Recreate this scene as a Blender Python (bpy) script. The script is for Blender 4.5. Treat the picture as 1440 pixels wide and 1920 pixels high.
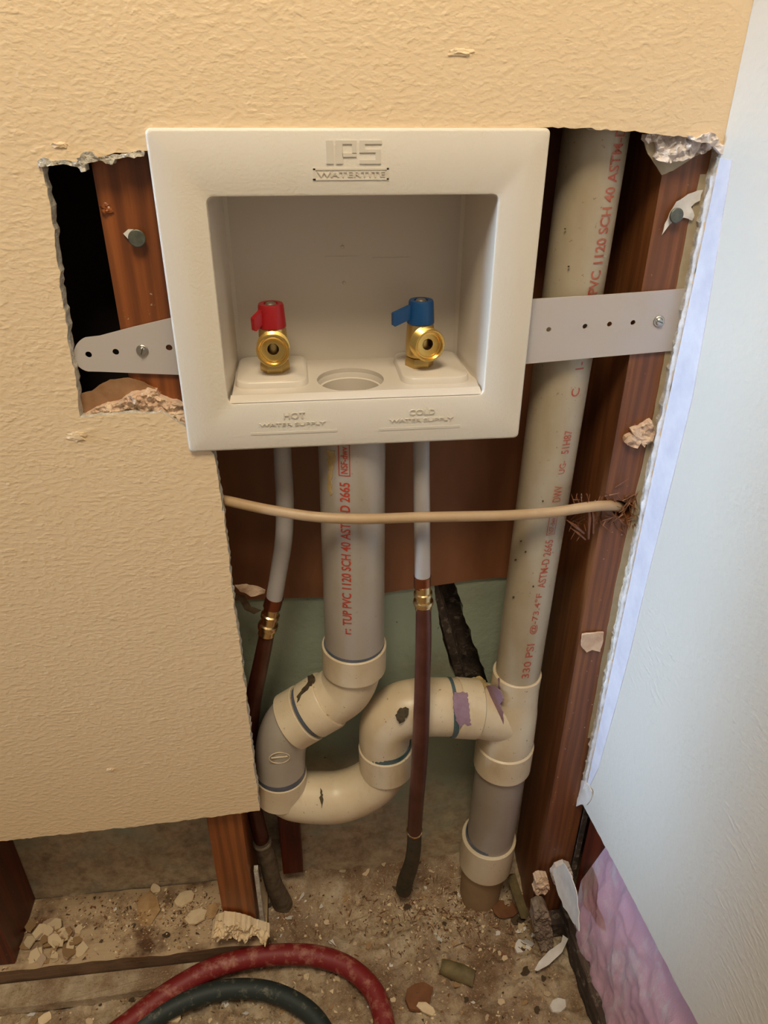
import bpy, bmesh, math, random
from math import sin, cos, pi, radians, sqrt, atan2
from mathutils import Vector, Matrix, noise

random.seed(7)
for o in list(bpy.data.objects):
    bpy.data.objects.remove(o)
scene = bpy.context.scene
COL = scene.collection

# ------------------------------------------------------------------ camera
FPX, YAW, PITCH, ROLL = 1380.0, 0.1188, 0.5252, 0.0065
CAM = Vector((-0.0441, -0.5573, 1.0123))
Fw = Vector((sin(YAW)*cos(PITCH), cos(YAW)*cos(PITCH), -sin(PITCH)))
R0 = Fw.cross(Vector((0, 0, 1))).normalized()
U0 = R0.cross(Fw)
Rt = cos(ROLL)*R0 + sin(ROLL)*U0
Up = -sin(ROLL)*R0 + cos(ROLL)*U0
cd = bpy.data.cameras.new('camera')
cam = bpy.data.objects.new('camera', cd)
COL.objects.link(cam)
M = Matrix((Rt, Up, -Fw)).transposed().to_4x4()
M.translation = CAM
cam.matrix_world = M
cd.sensor_fit = 'AUTO'
cd.sensor_width = 36
cd.lens = FPX/1920*36
cd.clip_start = 0.02
scene.camera = cam

# ------------------------------------------------------------------ light
scene.view_settings.view_transform = 'Standard'
scene.view_settings.look = 'None'
scene.view_settings.gamma = 1
scene.view_settings.use_curve_mapping = False
scene.view_settings.exposure = 0.43
w = bpy.data.worlds.new('world')
scene.world = w
w.use_nodes = True
w.node_tree.nodes['Background'].inputs[0].default_value = (1.0, 0.87, 0.72, 1)
w.node_tree.nodes['Background'].inputs[1].default_value = 0.18


def area(name, loc, target, sx, sy, power, color, spread=180):
    l = bpy.data.lights.new(name, 'AREA')
    l.shape = 'RECTANGLE'
    l.size = sx
    l.size_y = sy
    l.energy = power
    l.color = color
    l.spread = radians(spread)
    o = bpy.data.objects.new(name, l)
    o.location = loc
    d = Vector(target) - Vector(loc)
    o.rotation_euler = d.to_track_quat('-Z', 'Y').to_euler()
    COL.objects.link(o)
    return o


area('ceiling_light', (-0.15, -0.68, 2.08), (0, 0, 0.8), 0.4, 0.4, 12.8, (1.0, 0.855, 0.63))
area('daylight', (-1.8, -0.15, 1.10), (0.268, -0.035, 0.66), 0.22, 0.8, 0.60, (0.53, 0.73, 1.0), 14)

# ------------------------------------------------------------------ helpers


def P(px, py, y=None, x=None, z=None):
    """point of the place seen at a pixel of the photograph, on a known plane"""
    d = Fw + Rt*((px-720)/FPX) + Up*((960-py)/FPX)
    if y is not None:
        t = (y-CAM.y)/d.y
    elif x is not None:
        t = (x-CAM.x)/d.x
    else:
        t = (z-CAM.z)/d.z
    return CAM + d*t


def rad(p, wpx):
    return wpx/2*(p-CAM).dot(Fw)/FPX


def lin(c):
    c = c/255
    return c/12.92 if c <= .04045 else ((c+.055)/1.055)**2.4


def rgb(r, g, b):
    return (lin(r), lin(g), lin(b), 1)


class NT:
    def __init__(s, name):
        s.m = bpy.data.materials.new(name)
        s.m.use_nodes = True
        s.t = s.m.node_tree
        s.b = s.t.nodes['Principled BSDF']
        s.tc = s.t.nodes.new('ShaderNodeTexCoord')

    def n(s, typ, **kw):
        nd = s.t.nodes.new(typ)
        for k, v in kw.items():
            setattr(nd, k, v)
        return nd

    def l(s, a, b):
        s.t.links.new(a, b)

    def coord(s, scale=(1, 1, 1), rot=(0, 0, 0)):
        mp = s.n('ShaderNodeMapping')
        mp.inputs['Scale'].default_value = scale
        mp.inputs['Rotation'].default_value = rot
        s.l(s.tc.outputs['Object'], mp.inputs['Vector'])
        return mp.outputs[0]

    def noise(s, scale, detail=4, rough=.55, vec=None, dist=0):
        nd = s.n('ShaderNodeTexNoise')
        nd.inputs['Scale'].default_value = scale
        nd.inputs['Detail'].default_value = detail
        nd.inputs['Roughness'].default_value = rough
        nd.inputs['Distortion'].default_value = dist
        s.l(vec if vec else s.tc.outputs['Object'], nd.inputs['Vector'])
        return nd.outputs['Fac']

    def ramp(s, fac, stops):
        r = s.n('ShaderNodeValToRGB')
        e = r.color_ramp.elements
        while len(e) < len(stops):
            e.new(0.5)
        for i, (p, c) in enumerate(stops):
            e[i].position = p
            e[i].color = c if len(c) == 4 else (*c, 1)
        s.l(fac, r.inputs[0])
        return r.outputs[0]

    def mix(s, fac, a, b, mode='MIX'):
        m = s.n('ShaderNodeMix', data_type='RGBA', blend_type=mode)
        for sock, v in ((m.inputs[0], fac), (m.inputs[6], a), (m.inputs[7], b)):
            if hasattr(v, 'is_linked'):
                s.l(v, sock)
            elif isinstance(v, (int, float)):
                sock.default_value = v
            else:
                sock.default_value = v
        return m.outputs[2]

    def color(s, c):
        if hasattr(c, 'is_linked'):
            s.l(c, s.b.inputs['Base Color'])
        else:
            s.b.inputs['Base Color'].default_value = c

    def bump(s, fac, strength=.5, dist=.001, prev=None):
        b = s.n('ShaderNodeBump')
        b.inputs['Strength'].default_value = strength
        b.inputs['Distance'].default_value = dist
        s.l(fac, b.inputs['Height'])
        if prev:
            s.l(prev, b.inputs['Normal'])
        s.l(b.outputs[0], s.b.inputs['Normal'])
        return b.outputs[0]

    def set(s, **kw):
        for k, v in kw.items():
            s.b.inputs[k.replace('_', ' ')].default_value = v


W0 = (0, 0, 0, 1)
W1 = (1, 1, 1, 1)


def mat_paint(name, c1, c2, rough=.5, bumpd=.0011, stretch=(.8, 1, 1.25), str_=.7):
    n = NT(name)
    n.color(n.mix(n.noise(5, 3), c1, c2))
    n.set(Roughness=rough)
    v = n.coord(stretch)
    a = n.bump(n.ramp(n.noise(230, 2, .5, v), [(.42, W0), (.72, W1)]), str_, bumpd*.34)
    n.bump(n.ramp(n.noise(110, 3, .55, v), [(.56, W0), (.74, W1)]), str_*.8, bumpd*.38, a)
    return n.m


def mat_plain(name, c, rough=.5, metal=0, c2=None, sc=20, bump=0, bsc=200, **kw):
    n = NT(name)
    if c2:
        n.color(n.mix(n.ramp(n.noise(sc, 5, .6), [(.35, W0), (.7, W1)]), c, c2))
    else:
        n.color(c)
    n.set(Roughness=rough, Metallic=metal, **kw)
    if bump:
        n.bump(n.noise(bsc, 4), .6, bump)
    return n.m


def mat_wood(name, dark, mid, light, rough=.42, sc=1.0):
    n = NT(name)
    v = n.coord((60*sc, 60*sc, 2.2*sc))
    g = n.noise(1.0, 6, .65, v, .6)
    v2 = n.coord((9*sc, 9*sc, .9*sc))
    wv = n.n('ShaderNodeTexWave')
    wv.inputs['Scale'].default_value = 3.2
    wv.inputs['Distortion'].default_value = 9
    wv.inputs['Detail'].default_value = 3
    wv.inputs['Detail Scale'].default_value = .8
    n.l(v2, wv.inputs['Vector'])
    base = n.ramp(g, [(.3, dark), (.52, mid), (.75, light)])
    c = n.mix(n.ramp(wv.outputs['Fac'], [(.3, W0), (.9, (.55, .55, .55, 1))]), base, dark)
    dust = n.ramp(n.noise(260, 2), [(.74, W0), (.78, W1)])
    c = n.mix(dust, c, rgb(170, 140, 110))
    n.color(c)
    n.set(Roughness=rough)
    n.bump(g, .35, .0008)
    return n.m


def mat_pvc(name, c1, c2, grime=.5, rough=.38):
    n = NT(name)
    c = n.mix(n.ramp(n.noise(14, 5, .6), [(.4, W0), (.7, W1)]), c1, c2)
    # brown dirt specks and faint streaks with shapes of their own
    sp = n.ramp(n.noise(190, 3, .75), [(.665, W0), (.70, W1)])
    c = n.mix(n.mix(1.0, sp, (grime, grime, grime, 1), 'MULTIPLY'), c, rgb(95, 72, 48))
    st = n.ramp(n.noise(30, 4, .6, n.coord((1, 1, .25))), [(.60, W0), (.78, (.5*grime, .5*grime, .5*grime, 1))])
    c = n.mix(st, c, rgb(150, 122, 88))
    n.color(c)
    n.set(Roughness=rough)
    n.bump(n.noise(300, 2), .15, .0003)
    return n.m


M_wall = mat_paint('cream_wall_paint', rgb(228, 203, 166), rgb(226, 198, 158))
M_wallR = mat_paint('cool_lit_wall_paint', rgb(222, 219, 208), rgb(212, 209, 200), .42, .0010, (1, .6, 1.0), .8)  # same paint as the back wall, with the cooler light put into its colour
M_tape = mat_plain('joint_tape', rgb(222, 222, 232), .6, c2=rgb(205, 206, 220), sc=40, bump=.0006)
n = NT('gypsum_core')
n.color(n.ramp(n.noise(160, 4, .7), [(.35, rgb(176, 166, 150)), (.55, rgb(216, 208, 193)), (.75, rgb(238, 231, 220))]))
n.set(Roughness=.95)
n.bump(n.noise(500, 4, .7), 1, .002)
M_gyp = n.m
M_edge = mat_plain('crumbled_white_edge', rgb(226, 225, 226), .95, c2=rgb(196, 192, 190), sc=120, bump=.0015, bsc=450)
M_kraft = mat_plain('kraft_paper', rgb(160, 122, 88), .85, c2=rgb(135, 98, 66), sc=60, bump=.0005)
M_tan = mat_plain('tan_paper', rgb(176, 160, 132), .85, c2=rgb(160, 145, 118), sc=60, bump=.0003)
M_crumb = mat_plain('crumbled_plaster', rgb(222, 196, 168), .95, c2=rgb(196, 160, 132), sc=90, bump=.0015, bsc=350)
M_comp = mat_plain('joint_compound', rgb(222, 212, 206), .9, c2=rgb(196, 182, 172), sc=60, bump=.001, bsc=250)
M_whitep = mat_plain('white_paper', rgb(232, 228, 222), .7, c2=rgb(212, 206, 198), sc=50, bump=.0004)
M_woodL = mat_wood('orange_brown_wood', rgb(92, 48, 20), rgb(140, 78, 36), rgb(165, 98, 50), .36, .8)
M_woodR = mat_wood('red_brown_wood', rgb(92, 52, 28), rgb(126, 76, 40), rgb(148, 96, 56), .45, 1.3)
M_woodD = mat_wood('dark_red_wood', rgb(56, 20, 10), rgb(96, 36, 17), rgb(112, 46, 24), .45, 1.0)
n = NT('weathered_wood')
v = n.coord((70, 5, 70))
g = n.noise(1, 6, .7, v, .5)
n.color(n.mix(n.ramp(n.noise(70, 4, .7), [(.55, W0), (.72, W1)]), n.ramp(g, [(.3, rgb(36, 28, 24)), (.55, rgb(74, 60, 50)), (.75, rgb(112, 96, 84))]), rgb(150, 135, 120)))
n.set(Roughness=.85)
n.bump(g, .9, .003)
M_weath = n.m
n = NT('sill_wood_dusty')
geo = n.n('ShaderNodeNewGeometry')
sz = n.n('ShaderNodeSeparateXYZ')
n.l(geo.outputs['True Normal'], sz.inputs[0])
upf = n.ramp(sz.outputs['Z'], [(.45, (.12, .12, .12, 1)), (.8, W1)])
v = n.coord((5, 60, 60))
g = n.noise(1, 6, .7, v, .6)
n.color(n.mix(n.mix(1.0, n.ramp(n.noise(22, 5, .6), [(.34, W0), (.52, W1)]), upf, 'MULTIPLY'), n.ramp(g, [(.3, rgb(62, 40, 26)), (.55, rgb(108, 76, 50)), (.8, rgb(138, 104, 72))]), rgb(190, 164, 130)))
n.set(Roughness=.9)
n.bump(g, .9, .002)
M_sill = n.m
# brown back board
n = NT('brown_board')
n.color(n.ramp(n.noise(5, 4, .6, n.coord((2, 2, .6))), [(.3, rgb(108, 62, 36)), (.6, rgb(142, 92, 58)), (.85, rgb(158, 108, 70))]))
n.set(Roughness=.55)
n.bump(n.noise(120, 3), .2, .0005)
M_brown = n.m
# green board, dusty towards its foot where plaster dust has settled
n = NT('green_board_dusty')
sep = n.n('ShaderNodeSeparateXYZ')
n.l(n.tc.outputs['Object'], sep.inputs[0])
mr = n.n('ShaderNodeMapRange')
mr.inputs['From Min'].default_value = .31
mr.inputs['From Max'].default_value = .10
n.l(sep.outputs['Z'], mr.inputs['Value'])
ad = n.n('ShaderNodeMath', operation='ADD')
n.l(mr.outputs[0], ad.inputs[0])
sb = n.n('ShaderNodeMath', operation='MULTIPLY_ADD')
n.l(n.noise(16, 6, .7), sb.inputs[0])
sb.inputs[1].default_value = 2.2
sb.inputs[2].default_value = -1.15
n.l(sb.outputs[0], ad.inputs[1])
dustm = n.ramp(ad.outputs[0], [(.15, W0), (.95, W1)])
gcol = n.mix(n.noise(9, 4), rgb(148, 160, 138), rgb(160, 168, 148))
dcol = n.ramp(n.noise(70, 5, .7), [(.3, rgb(140, 120, 94)), (.55, rgb(184, 162, 132)), (.8, rgb(208, 190, 160))])
c = n.mix(dustm, gcol, dcol)
c = n.mix(n.ramp(n.noise(55, 4, .7), [(.68, W0), (.73, W1)]), c, rgb(70, 62, 46))
n.color(c)
n.set(Roughness=.85)
n.bump(n.noise(90, 5, .65), .6, .002)
M_green = n.m
# floor
n = NT('dusty_concrete')
c = n.ramp(n.noise(32, 7, .75), [(.3, rgb(132, 100, 70)), (.43, rgb(186, 158, 124)), (.58, rgb(222, 200, 168)), (.75, rgb(236, 220, 194))])
c = n.mix(n.ramp(n.noise(9, 3, .6), [(.47, W0), (.64, (.8, .8, .8, 1))]), c, rgb(136, 100, 68))
c = n.mix(n.ramp(n.noise(380, 3, .8), [(.57, W0), (.66, W1)]), c, rgb(214, 196, 168))
c = n.mix(n.ramp(n.noise(300, 3, .8, n.coord((1.2, 1.1, 1))), [(.64, W0), (.70, W1)]), c, rgb(72, 48, 32))
n.color(c)
n.set(Roughness=.95)
n.bump(n.noise(220, 6, .75), 1, .004)
M_floor = n.m

M_plate = mat_plain('white_abs_plastic', rgb(217, 208, 192), .5, c2=rgb(213, 203, 187), sc=6, bump=.0006, bsc=420)
M_boxin = mat_plain('smooth_white_plastic', rgb(205, 195, 181), .28)
M_letter = mat_plain('letter_shade_plastic', rgb(206, 196, 179), .35)  # darker than the plate to stand in for shading of the raised letters
M_pvc = mat_pvc('white_pvc', rgb(212, 195, 166), rgb(198, 176, 142), .8)
M_pvcp = mat_pvc('grey_white_pvc', rgb(172, 162, 150), rgb(165, 154, 138), .3, .34)  # tone lowered too, to carry shade on the standpipe
M_vent = mat_pvc('shaded_cream_pvc', rgb(174, 160, 136), rgb(162, 146, 120), .55, .36)  # cream darkened to carry the shade that falls on the vent pipe
M_low = mat_pvc('grey_pvc', rgb(158, 146, 132), rgb(148, 134, 118), .35, .4)
M_stub = mat_pvc('tan_pvc', rgb(165, 136, 102), rgb(148, 120, 86), .6, .7)
M_primer = mat_plain('blue_primer', rgb(72, 84, 96), .35, c2=rgb(96, 96, 112), sc=60)
M_primt = mat_plain('teal_primer', rgb(52, 84, 88), .35, c2=rgb(86, 100, 106), sc=50)
M_purple = mat_plain('purple_primer', rgb(150, 122, 136), .45, c2=rgb(130, 100, 118), sc=80)
M_glue = mat_plain('amber_glue', rgb(196, 170, 118), .25, c2=rgb(160, 132, 84), sc=80)
M_black = mat_plain('black_dirt', rgb(52, 42, 28), .8, c2=rgb(88, 74, 48), sc=200, bump=.001)
M_ink = mat_plain('red_ink', rgb(178, 58, 34), .5)
M_ink2 = mat_plain('faded_red_ink', rgb(168, 66, 44), .5, c2=rgb(172, 110, 82), sc=220)
M_pex = mat_plain('translucent_tube', rgb(168, 162, 158), .35, Subsurface_Weight=.25, Subsurface_Scale=.004)
M_strap = mat_plain('milky_plastic', rgb(190, 182, 178), .45, Subsurface_Weight=.15, Subsurface_Scale=.003)
M_copper = mat_plain('dark_copper', rgb(72, 34, 22), .38, .3, c2=rgb(92, 50, 36), sc=40)
M_oldcop = mat_plain('dirty_copper', rgb(84, 70, 52), .7, .2, c2=rgb(120, 106, 86), sc=90, bump=.0008)
M_verd = mat_plain('greenish_copper', rgb(54, 52, 38), .6, .3, c2=rgb(84, 72, 52), sc=60)
M_crimp = mat_plain('copper_ring', rgb(140, 82, 54), .28, .9)
M_nick = mat_plain('pale_brass', rgb(214, 188, 140), .22, 1.0)
M_brass = mat_plain('brass', rgb(232, 196, 116), .26, 1.0, c2=rgb(220, 180, 98), sc=30)
M_brassd = mat_plain('cast_brass', rgb(206, 176, 112), .34, 1.0)
M_red = mat_plain('red_handle', rgb(150, 14, 22), .35)
M_blue = mat_plain('blue_handle', rgb(8, 66, 116), .35)
M_steel = mat_plain('zinc_steel', rgb(190, 184, 172), .3, 1.0)
M_nail = mat_plain('galvanised_nail', rgb(112, 112, 100), .5, .7, c2=rgb(88, 92, 84), sc=200, bump=.0003)
M_cable = mat_plain('beige_cable_sheath', rgb(180, 150, 114), .45, c2=rgb(165, 134, 96), sc=30)
n = NT('red_rubber')
n.color(n.mix(n.ramp(n.noise(60, 5, .7), [(.5, W0), (.72, W1)]), rgb(122, 26, 26), rgb(176, 120, 100)))
n.set(Roughness=.55)
M_hred = n.m
n = NT('dark_green_rubber')
n.color(n.mix(n.ramp(n.noise(90, 5, .7), [(.55, W0), (.75, W1)]), rgb(34, 44, 42), rgb(120, 116, 98)))
n.set(Roughness=.6)
M_hgrn = n.m
n = NT('pink_fibreglass')
v = n.coord((1, 1, .35))
c = n.mix(n.noise(14, 6, .7, v), rgb(222, 166, 192), rgb(240, 206, 222))
c = n.mix(n.ramp(n.noise(30, 6, .75, v), [(.5, W0), (.66, (.8, .8, .8, 1))]), c, rgb(240, 230, 236))
n.color(c)
n.set(Roughness=1, Subsurface_Weight=.2, Subsurface_Scale=.01)
a = n.bump(n.noise(70, 8, .75, v), .8, .006)
n.bump(n.noise(400, 4, .8, n.coord((1, 1, .3))), .6, .002, a)
M_pink = n.m
M_chip = mat_plain('cream_chip', rgb(232, 210, 174), .9, c2=rgb(216, 190, 150), sc=60, bump=.0008)
M_chip2 = mat_plain('tan_chip', rgb(190, 156, 112), .9, c2=rgb(156, 118, 76), sc=60, bump=.0008)
M_chipb = mat_plain('brown_chip', rgb(128, 84, 52), .9, c2=rgb(108, 68, 42), sc=50, bump=.0008)
M_chipd = mat_plain('dark_chip', rgb(72, 56, 38), .9, c2=rgb(98, 80, 56), sc=50, bump=.0008)
M_rubble = mat_plain('grey_brown_rubble', rgb(150, 132, 114), .95, c2=rgb(84, 66, 52), sc=90, bump=.001)
M_olive = mat_plain('olive_wood', rgb(96, 84, 54), .75, c2=rgb(128, 112, 74), sc=60, bump=.001)
M_void = mat_plain('bay_shade_brown', rgb(40, 24, 14), .9, c2=rgb(30, 18, 11), sc=20)  # near-black tone standing in for the shade inside the bays


def mk(name, bm, mats, parent=None, smooth=False):
    if not isinstance(mats, (list, tuple)):
        mats = [mats]
    bmesh.ops.recalc_face_normals(bm, faces=bm.faces)
    if parent is not None:
        p = parent
        off = Vector((0, 0, 0))
        while p is not None:
            off += p.location
            p = p.parent
        bmesh.ops.translate(bm, verts=bm.verts, vec=-off)
    me = bpy.data.meshes.new(name)
    bm.to_mesh(me)
    bm.free()
    for m in mats:
        me.materials.append(m)
    if smooth:
        me.shade_smooth()
        try:
            me.set_sharp_from_angle(angle=radians(smooth if smooth is not True else 40))
        except Exception:
            pass
    o = bpy.data.objects.new(name, me)
    COL.objects.link(o)
    if parent is not None:
        o.parent = parent
    return o


def tag(o, label=None, cat=None, group=None, kind=None):
    if label:
        o['label'] = label
    if cat:
        o['category'] = cat
    if group:
        o['group'] = group
    if kind:
        o['kind'] = kind
    return o


def thing(name, loc, label, cat, group=None):
    o = bpy.data.objects.new(name, None)
    o.empty_display_size = .02
    o.location = loc
    COL.objects.link(o)
    return tag(o, label, cat, group)


def box(bm, lo, hi, mi=0):
    r = bmesh.ops.create_cube(bm, size=1)
    for v in r['verts']:
        v.co = Vector([(lo[i]+hi[i])/2 + v.co[i]*(hi[i]-lo[i]) for i in range(3)])
    fs = {f for v in r['verts'] for f in v.link_faces}
    for f in fs:
        f.material_index = mi
    return r['verts']


def bevel(bm, wd, seg=2, edges=None):
    bmesh.ops.bevel(bm, geom=edges or list(bm.edges), offset=wd, segments=seg, profile=.7, affect='EDGES')


def catmull(pts, per=8):
    pts = [Vector(p) for p in pts]
    q = [2*pts[0]-pts[1]] + pts + [2*pts[-1]-pts[-2]]
    out = []
    for i in range(1, len(q)-2):
        for k in range(per):
            t = k/per
            a, b, c, d = q[i-1:i+3]
            out.append(.5*((2*b)+(-a+c)*t+(2*a-5*b+4*c-d)*t*t+(-a+3*b-3*c+d)*t**3))
    out.append(pts[-1])
    return out


def tube(bm, pts, radii, seg=32, cap=True, per=0, mi=0, hollow=0):
    if not isinstance(radii, (list, tuple)):
        radii = [radii]*len(pts)
    if per:
        rr = catmull([Vector((r, 0, 0)) for r in radii], per)
        radii = [v.x for v in rr]
        pts = catmull(pts, per)
    pts = [Vector(p) for p in pts]
    N = len(pts)
    rings = []
    prev = None
    for i, p in enumerate(pts):
        t = (pts[min(i+1, N-1)]-pts[max(i-1, 0)])
        if t.length < 1e-9:
            t = prev_t
        t = t.normalized()
        prev_t = t
        if prev is None:
            a = Vector((0, 1, 0)) if abs(t.y) < .9 else Vector((1, 0, 0))
            u = (a-t*a.dot(t)).normalized()
        else:
            u = (prev-t*prev.dot(t)).normalized()
        prev = u
        v = t.cross(u)
        r = radii[i]
        rings.append([bm.verts.new(p+(u*cos(2*pi*k/seg)+v*sin(2*pi*k/seg))*r) for k in range(seg)])
    for a, b in zip(rings, rings[1:]):
        for k in range(seg):
            f = bm.faces.new((a[k], a[(k+1) % seg], b[(k+1) % seg], b[k]))
            f.material_index = mi
    if cap:
        bm.faces.new(rings[0][::-1]).material_index = mi
        bm.faces.new(rings[-1]).material_index = mi
    return rings


def lathe(bm, prof, base, axis, seg=32, mi=0):
    """profile = [(along, radius)] revolved about a line through base"""
    axis = Vector(axis).normalized()
    a = Vector((0, 0, 1)) if abs(axis.z) < .9 else Vector((1, 0, 0))
    u = (a-axis*a.dot(axis)).normalized()
    v = axis.cross(u)
    base = Vector(base)
    rings = []
    for h, r in prof:
        if r < 1e-6:
            rings.append([bm.verts.new(base+axis*h)]*seg)
        else:
            rings.append([bm.verts.new(base+axis*h+(u*cos(2*pi*k/seg)+v*sin(2*pi*k/seg))*r) for k in range(seg)])
    for p, q in zip(rings, rings[1:]):
        for k in range(seg):
            vs = []
            for x in (p[k], p[(k+1) % seg], q[(k+1) % seg], q[k]):
                if x not in vs:
                    vs.append(x)
            if len(vs) > 2:
                f = bm.faces.new(vs)
                f.material_index = mi
    return rings


def ragged(pts, step, amp, closed=False, flags=None, seed=0):
    """subdivide a polyline and give it torn edges; flags mark the segments left straight"""
    out = []
    N = len(pts)
    segs = N if closed else N-1
    for i in range(segs):
        a, b = Vector(pts[i]), Vector(pts[(i+1) % N])
        L = (b-a).length
        out.append(a)
        if flags and not flags[i]:
            continue
        k = max(1, int(L/step))
        d = (b-a).normalized()
        for j in range(1, k):
            p = a.lerp(b, j/k)
            m = noise.noise(p*90+Vector((seed, 3, 1)))*1.3+noise.noise(p*330+Vector((1, seed, 5)))*.9+random.uniform(-.35, .35)
            nrm = d.cross(Vector((0, 1, 0))) if abs(d.y) < .9 else Vector((0, 0, 1))
            if nrm.length < .1:
                nrm = Vector((1, 0, 0))
            out.append(p+nrm.normalized()*m*amp)
    if not closed:
        out.append(Vector(pts[-1]))
    return out


def slab(bm, loops, vec, jit=0, mf=0, ms=1, mb=0, blind=()):
    """flat plate with holes: loops[0] outer, the rest holes; extruded by vec"""
    vec = Vector(vec)
    F, B, fe, be = [], [], [], []
    for li, lp in enumerate(loops):
        f = [bm.verts.new(p) for p in lp]
        b = [bm.verts.new(Vector(p)+vec+Vector((random.uniform(-jit, jit) if abs(vec.x) < 1e-9 else 0, random.uniform(-jit, jit) if abs(vec.y) < 1e-9 else 0, random.uniform(-jit, jit) if abs(vec.z) < 1e-9 else 0))) for p in lp]
        for k in range(len(f)):
            k2 = (k+1) % len(f)
            bm.faces.new((f[k], f[k2], b[k2], b[k])).material_index = ms
        for k in range(len(f)):
            k2 = (k+1) % len(f)
            fe.append(bm.edges.get((f[k], f[k2])))
            if li not in blind:
                be.append(bm.edges.get((b[k], b[k2])))
        if li in blind:
            bm.faces.new(b).material_index = ms
    g = bmesh.ops.triangle_fill(bm, edges=fe, use_beauty=True)['geom']
    for f in g:
        if isinstance(f, bmesh.types.BMFace):
            f.material_index = mf
    g = bmesh.ops.triangle_fill(bm, edges=be, use_beauty=True)['geom']
    for f in g:
        if isinstance(f, bmesh.types.BMFace):
            f.material_index = mb


def circle(c, r, n, a, b, ry=None):
    return [Vector(c)+Vector(a)*r*cos(2*pi*k/n)+Vector(b)*(ry or r)*sin(2*pi*k/n) for k in range(n)]


def text_mesh(s, extrude=0, bold=0.0):
    cu = bpy.data.curves.new('t', 'FONT')
    cu.body = s
    cu.size = 1
    cu.extrude = extrude
    cu.resolution_u = 3
    cu.offset = bold
    o = bpy.data.objects.new('t', cu)
    COL.objects.link(o)
    dg = bpy.context.evaluated_depsgraph_get()
    me = bpy.data.meshes.new_from_object(o.evaluated_get(dg))
    bm = bmesh.new()
    bm.from_mesh(me)
    bpy.data.objects.remove(o)
    bpy.data.meshes.remove(me)
    bpy.data.curves.remove(cu)
    xs = [v.co.x for v in bm.verts]
    ys = [v.co.y for v in bm.verts]
    x0, x1, y0, y1 = min(xs), max(xs), min(ys), max(ys)
    for v in bm.verts:
        v.co.x = (v.co.x-x0)/(x1-x0)
        v.co.y = (v.co.y-y0)/(y1-y0)
    return bm


def merge(dst, src):
    me = bpy.data.meshes.new('m')
    src.to_mesh(me)
    src.free()
    dst.from_mesh(me)
    bpy.data.meshes.remove(me)


def blob(bm, c, r, seed, amp=.35, sub=3, sc=1.0, mi=0):
    """lumpy stone-like lump with radii r=(x,y,z)"""
    g = bmesh.ops.create_icosphere(bm, subdivisions=sub, radius=1)
    for v in g['verts']:
        d = v.co.normalized()
        k = 1+amp*noise.fractal(d*1.6*sc+Vector((seed*7.3, seed*3.1, 0)), .6, 2.1, 5)
        v.co = Vector((c[0]+d.x*r[0]*k, c[1]+d.y*r[1]*k, c[2]+d.z*r[2]*k))
    for f in {f for v in g['verts'] for f in v.link_faces}:
        f.material_index = mi


# ------------------------------------------------------------------ the room
XR = .268                      # face of the right wall
YF, YB = .004, .0167           # faces of the back wall's drywall
YR = .106                      # face of the board at the back of the stud bays
TOP = 1.95

# back wall: one sheet of drywall, cut away around the plumbing
px = [(0, 1577), (150, 1561), (330, 1541), (487, 1520), (481, 1470), (462, 1310), (440, 1150), (425, 1010), (401, 852)]
under = [(380, 830), (360, 812)]
hole = [(343, 797), (300, 772), (230, 775), (150, 782), (140, 700), (126, 630), (112, 520), (96, 400), (76, 305),
        (140, 306), (205, 290), (262, 283), (300, 284)]
topr = [(420, 262), (1000, 262), (1010, 240), (1036, 238), (1090, 240), (1200, 248), (1290, 257), (1338, 262), (1352, 282)]
strip = [(1340, 330), (1318, 430), (1287, 560), (1256, 690), (1225, 830), (1198, 960), (1165, 1100), (1130, 1250), (1098, 1400), (1082, 1482)]
pts = [P(a, b, y=YF) for a, b in px+under+hole+topr]
flags = [True]*len(pts)
i1 = len(px)-1
for k in range(i1, i1+len(under)+1):
    flags[k] = False
sp = [Vector((XR-.0010, YF, P(a, b, y=YF).z)) for a, b in strip]
pts += sp
flags = flags[:len(pts)-len(sp)] + [True]*len(sp)
end = sp[-1]
pts += [Vector((XR, YF, end.z-.005)), Vector((XR, YF, TOP)), Vector((-1.3, YF, TOP)), Vector((-1.3, YF, .24))]
flags += [False]*4
flags[-5] = False
rg = ragged(pts, .0035, .0011, True, flags, 2)
bm = bmesh.new()
slab(bm, [rg], (0, YB-YF, 0), .0007, 0, 1, 1)
wall_back = tag(mk('wall_back', bm, [M_wall, M_gyp]), 'cream orange-peel drywall sheet with a ragged opening cut around the plumbing', kind='structure')

# small blemishes of the paint
for a, b, rx, rz in ((866, 98, .009, .0022), (208, 1443, .004, .003), (145, 818, .007, .004), (112, 272, .005, .002)):
    c = P(a, b, y=YF)
    bm = bmesh.new()
    blob(bm, (c.x, c.y, c.z), (rx, .0012, rz), a, .5, 3, 1.5)
    mk('paint_bump', bm, M_wall, wall_back, True)

# right wall: drywall whose lower edge is cut off obliquely
px = [(1082, 1482), (1096, 1515), (1118, 1556), (1158, 1630), (1190, 1692), (1240, 1790), (1280, 1868), (1312, 1925), (1380, 2040)]
q = [P(a, b, x=XR) for a, b in px]
q[0].y = YF
lastz = q[-1].z
pts = q+[Vector((XR, -1.3, lastz)), Vector((XR, -1.3, TOP)), Vector((XR, YF, TOP))]
rg = ragged(pts, .004, .0009, True, [True]*(len(q)-1)+[False]*4, 5)
bm = bmesh.new()
slab(bm, [rg], (.0127, 0, 0), .0005, 0, 1, 1)
wall_right = tag(mk('wall_right', bm, [M_wallR, M_gyp]), 'pale right-hand wall with its lower edge broken off', kind='structure')

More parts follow.
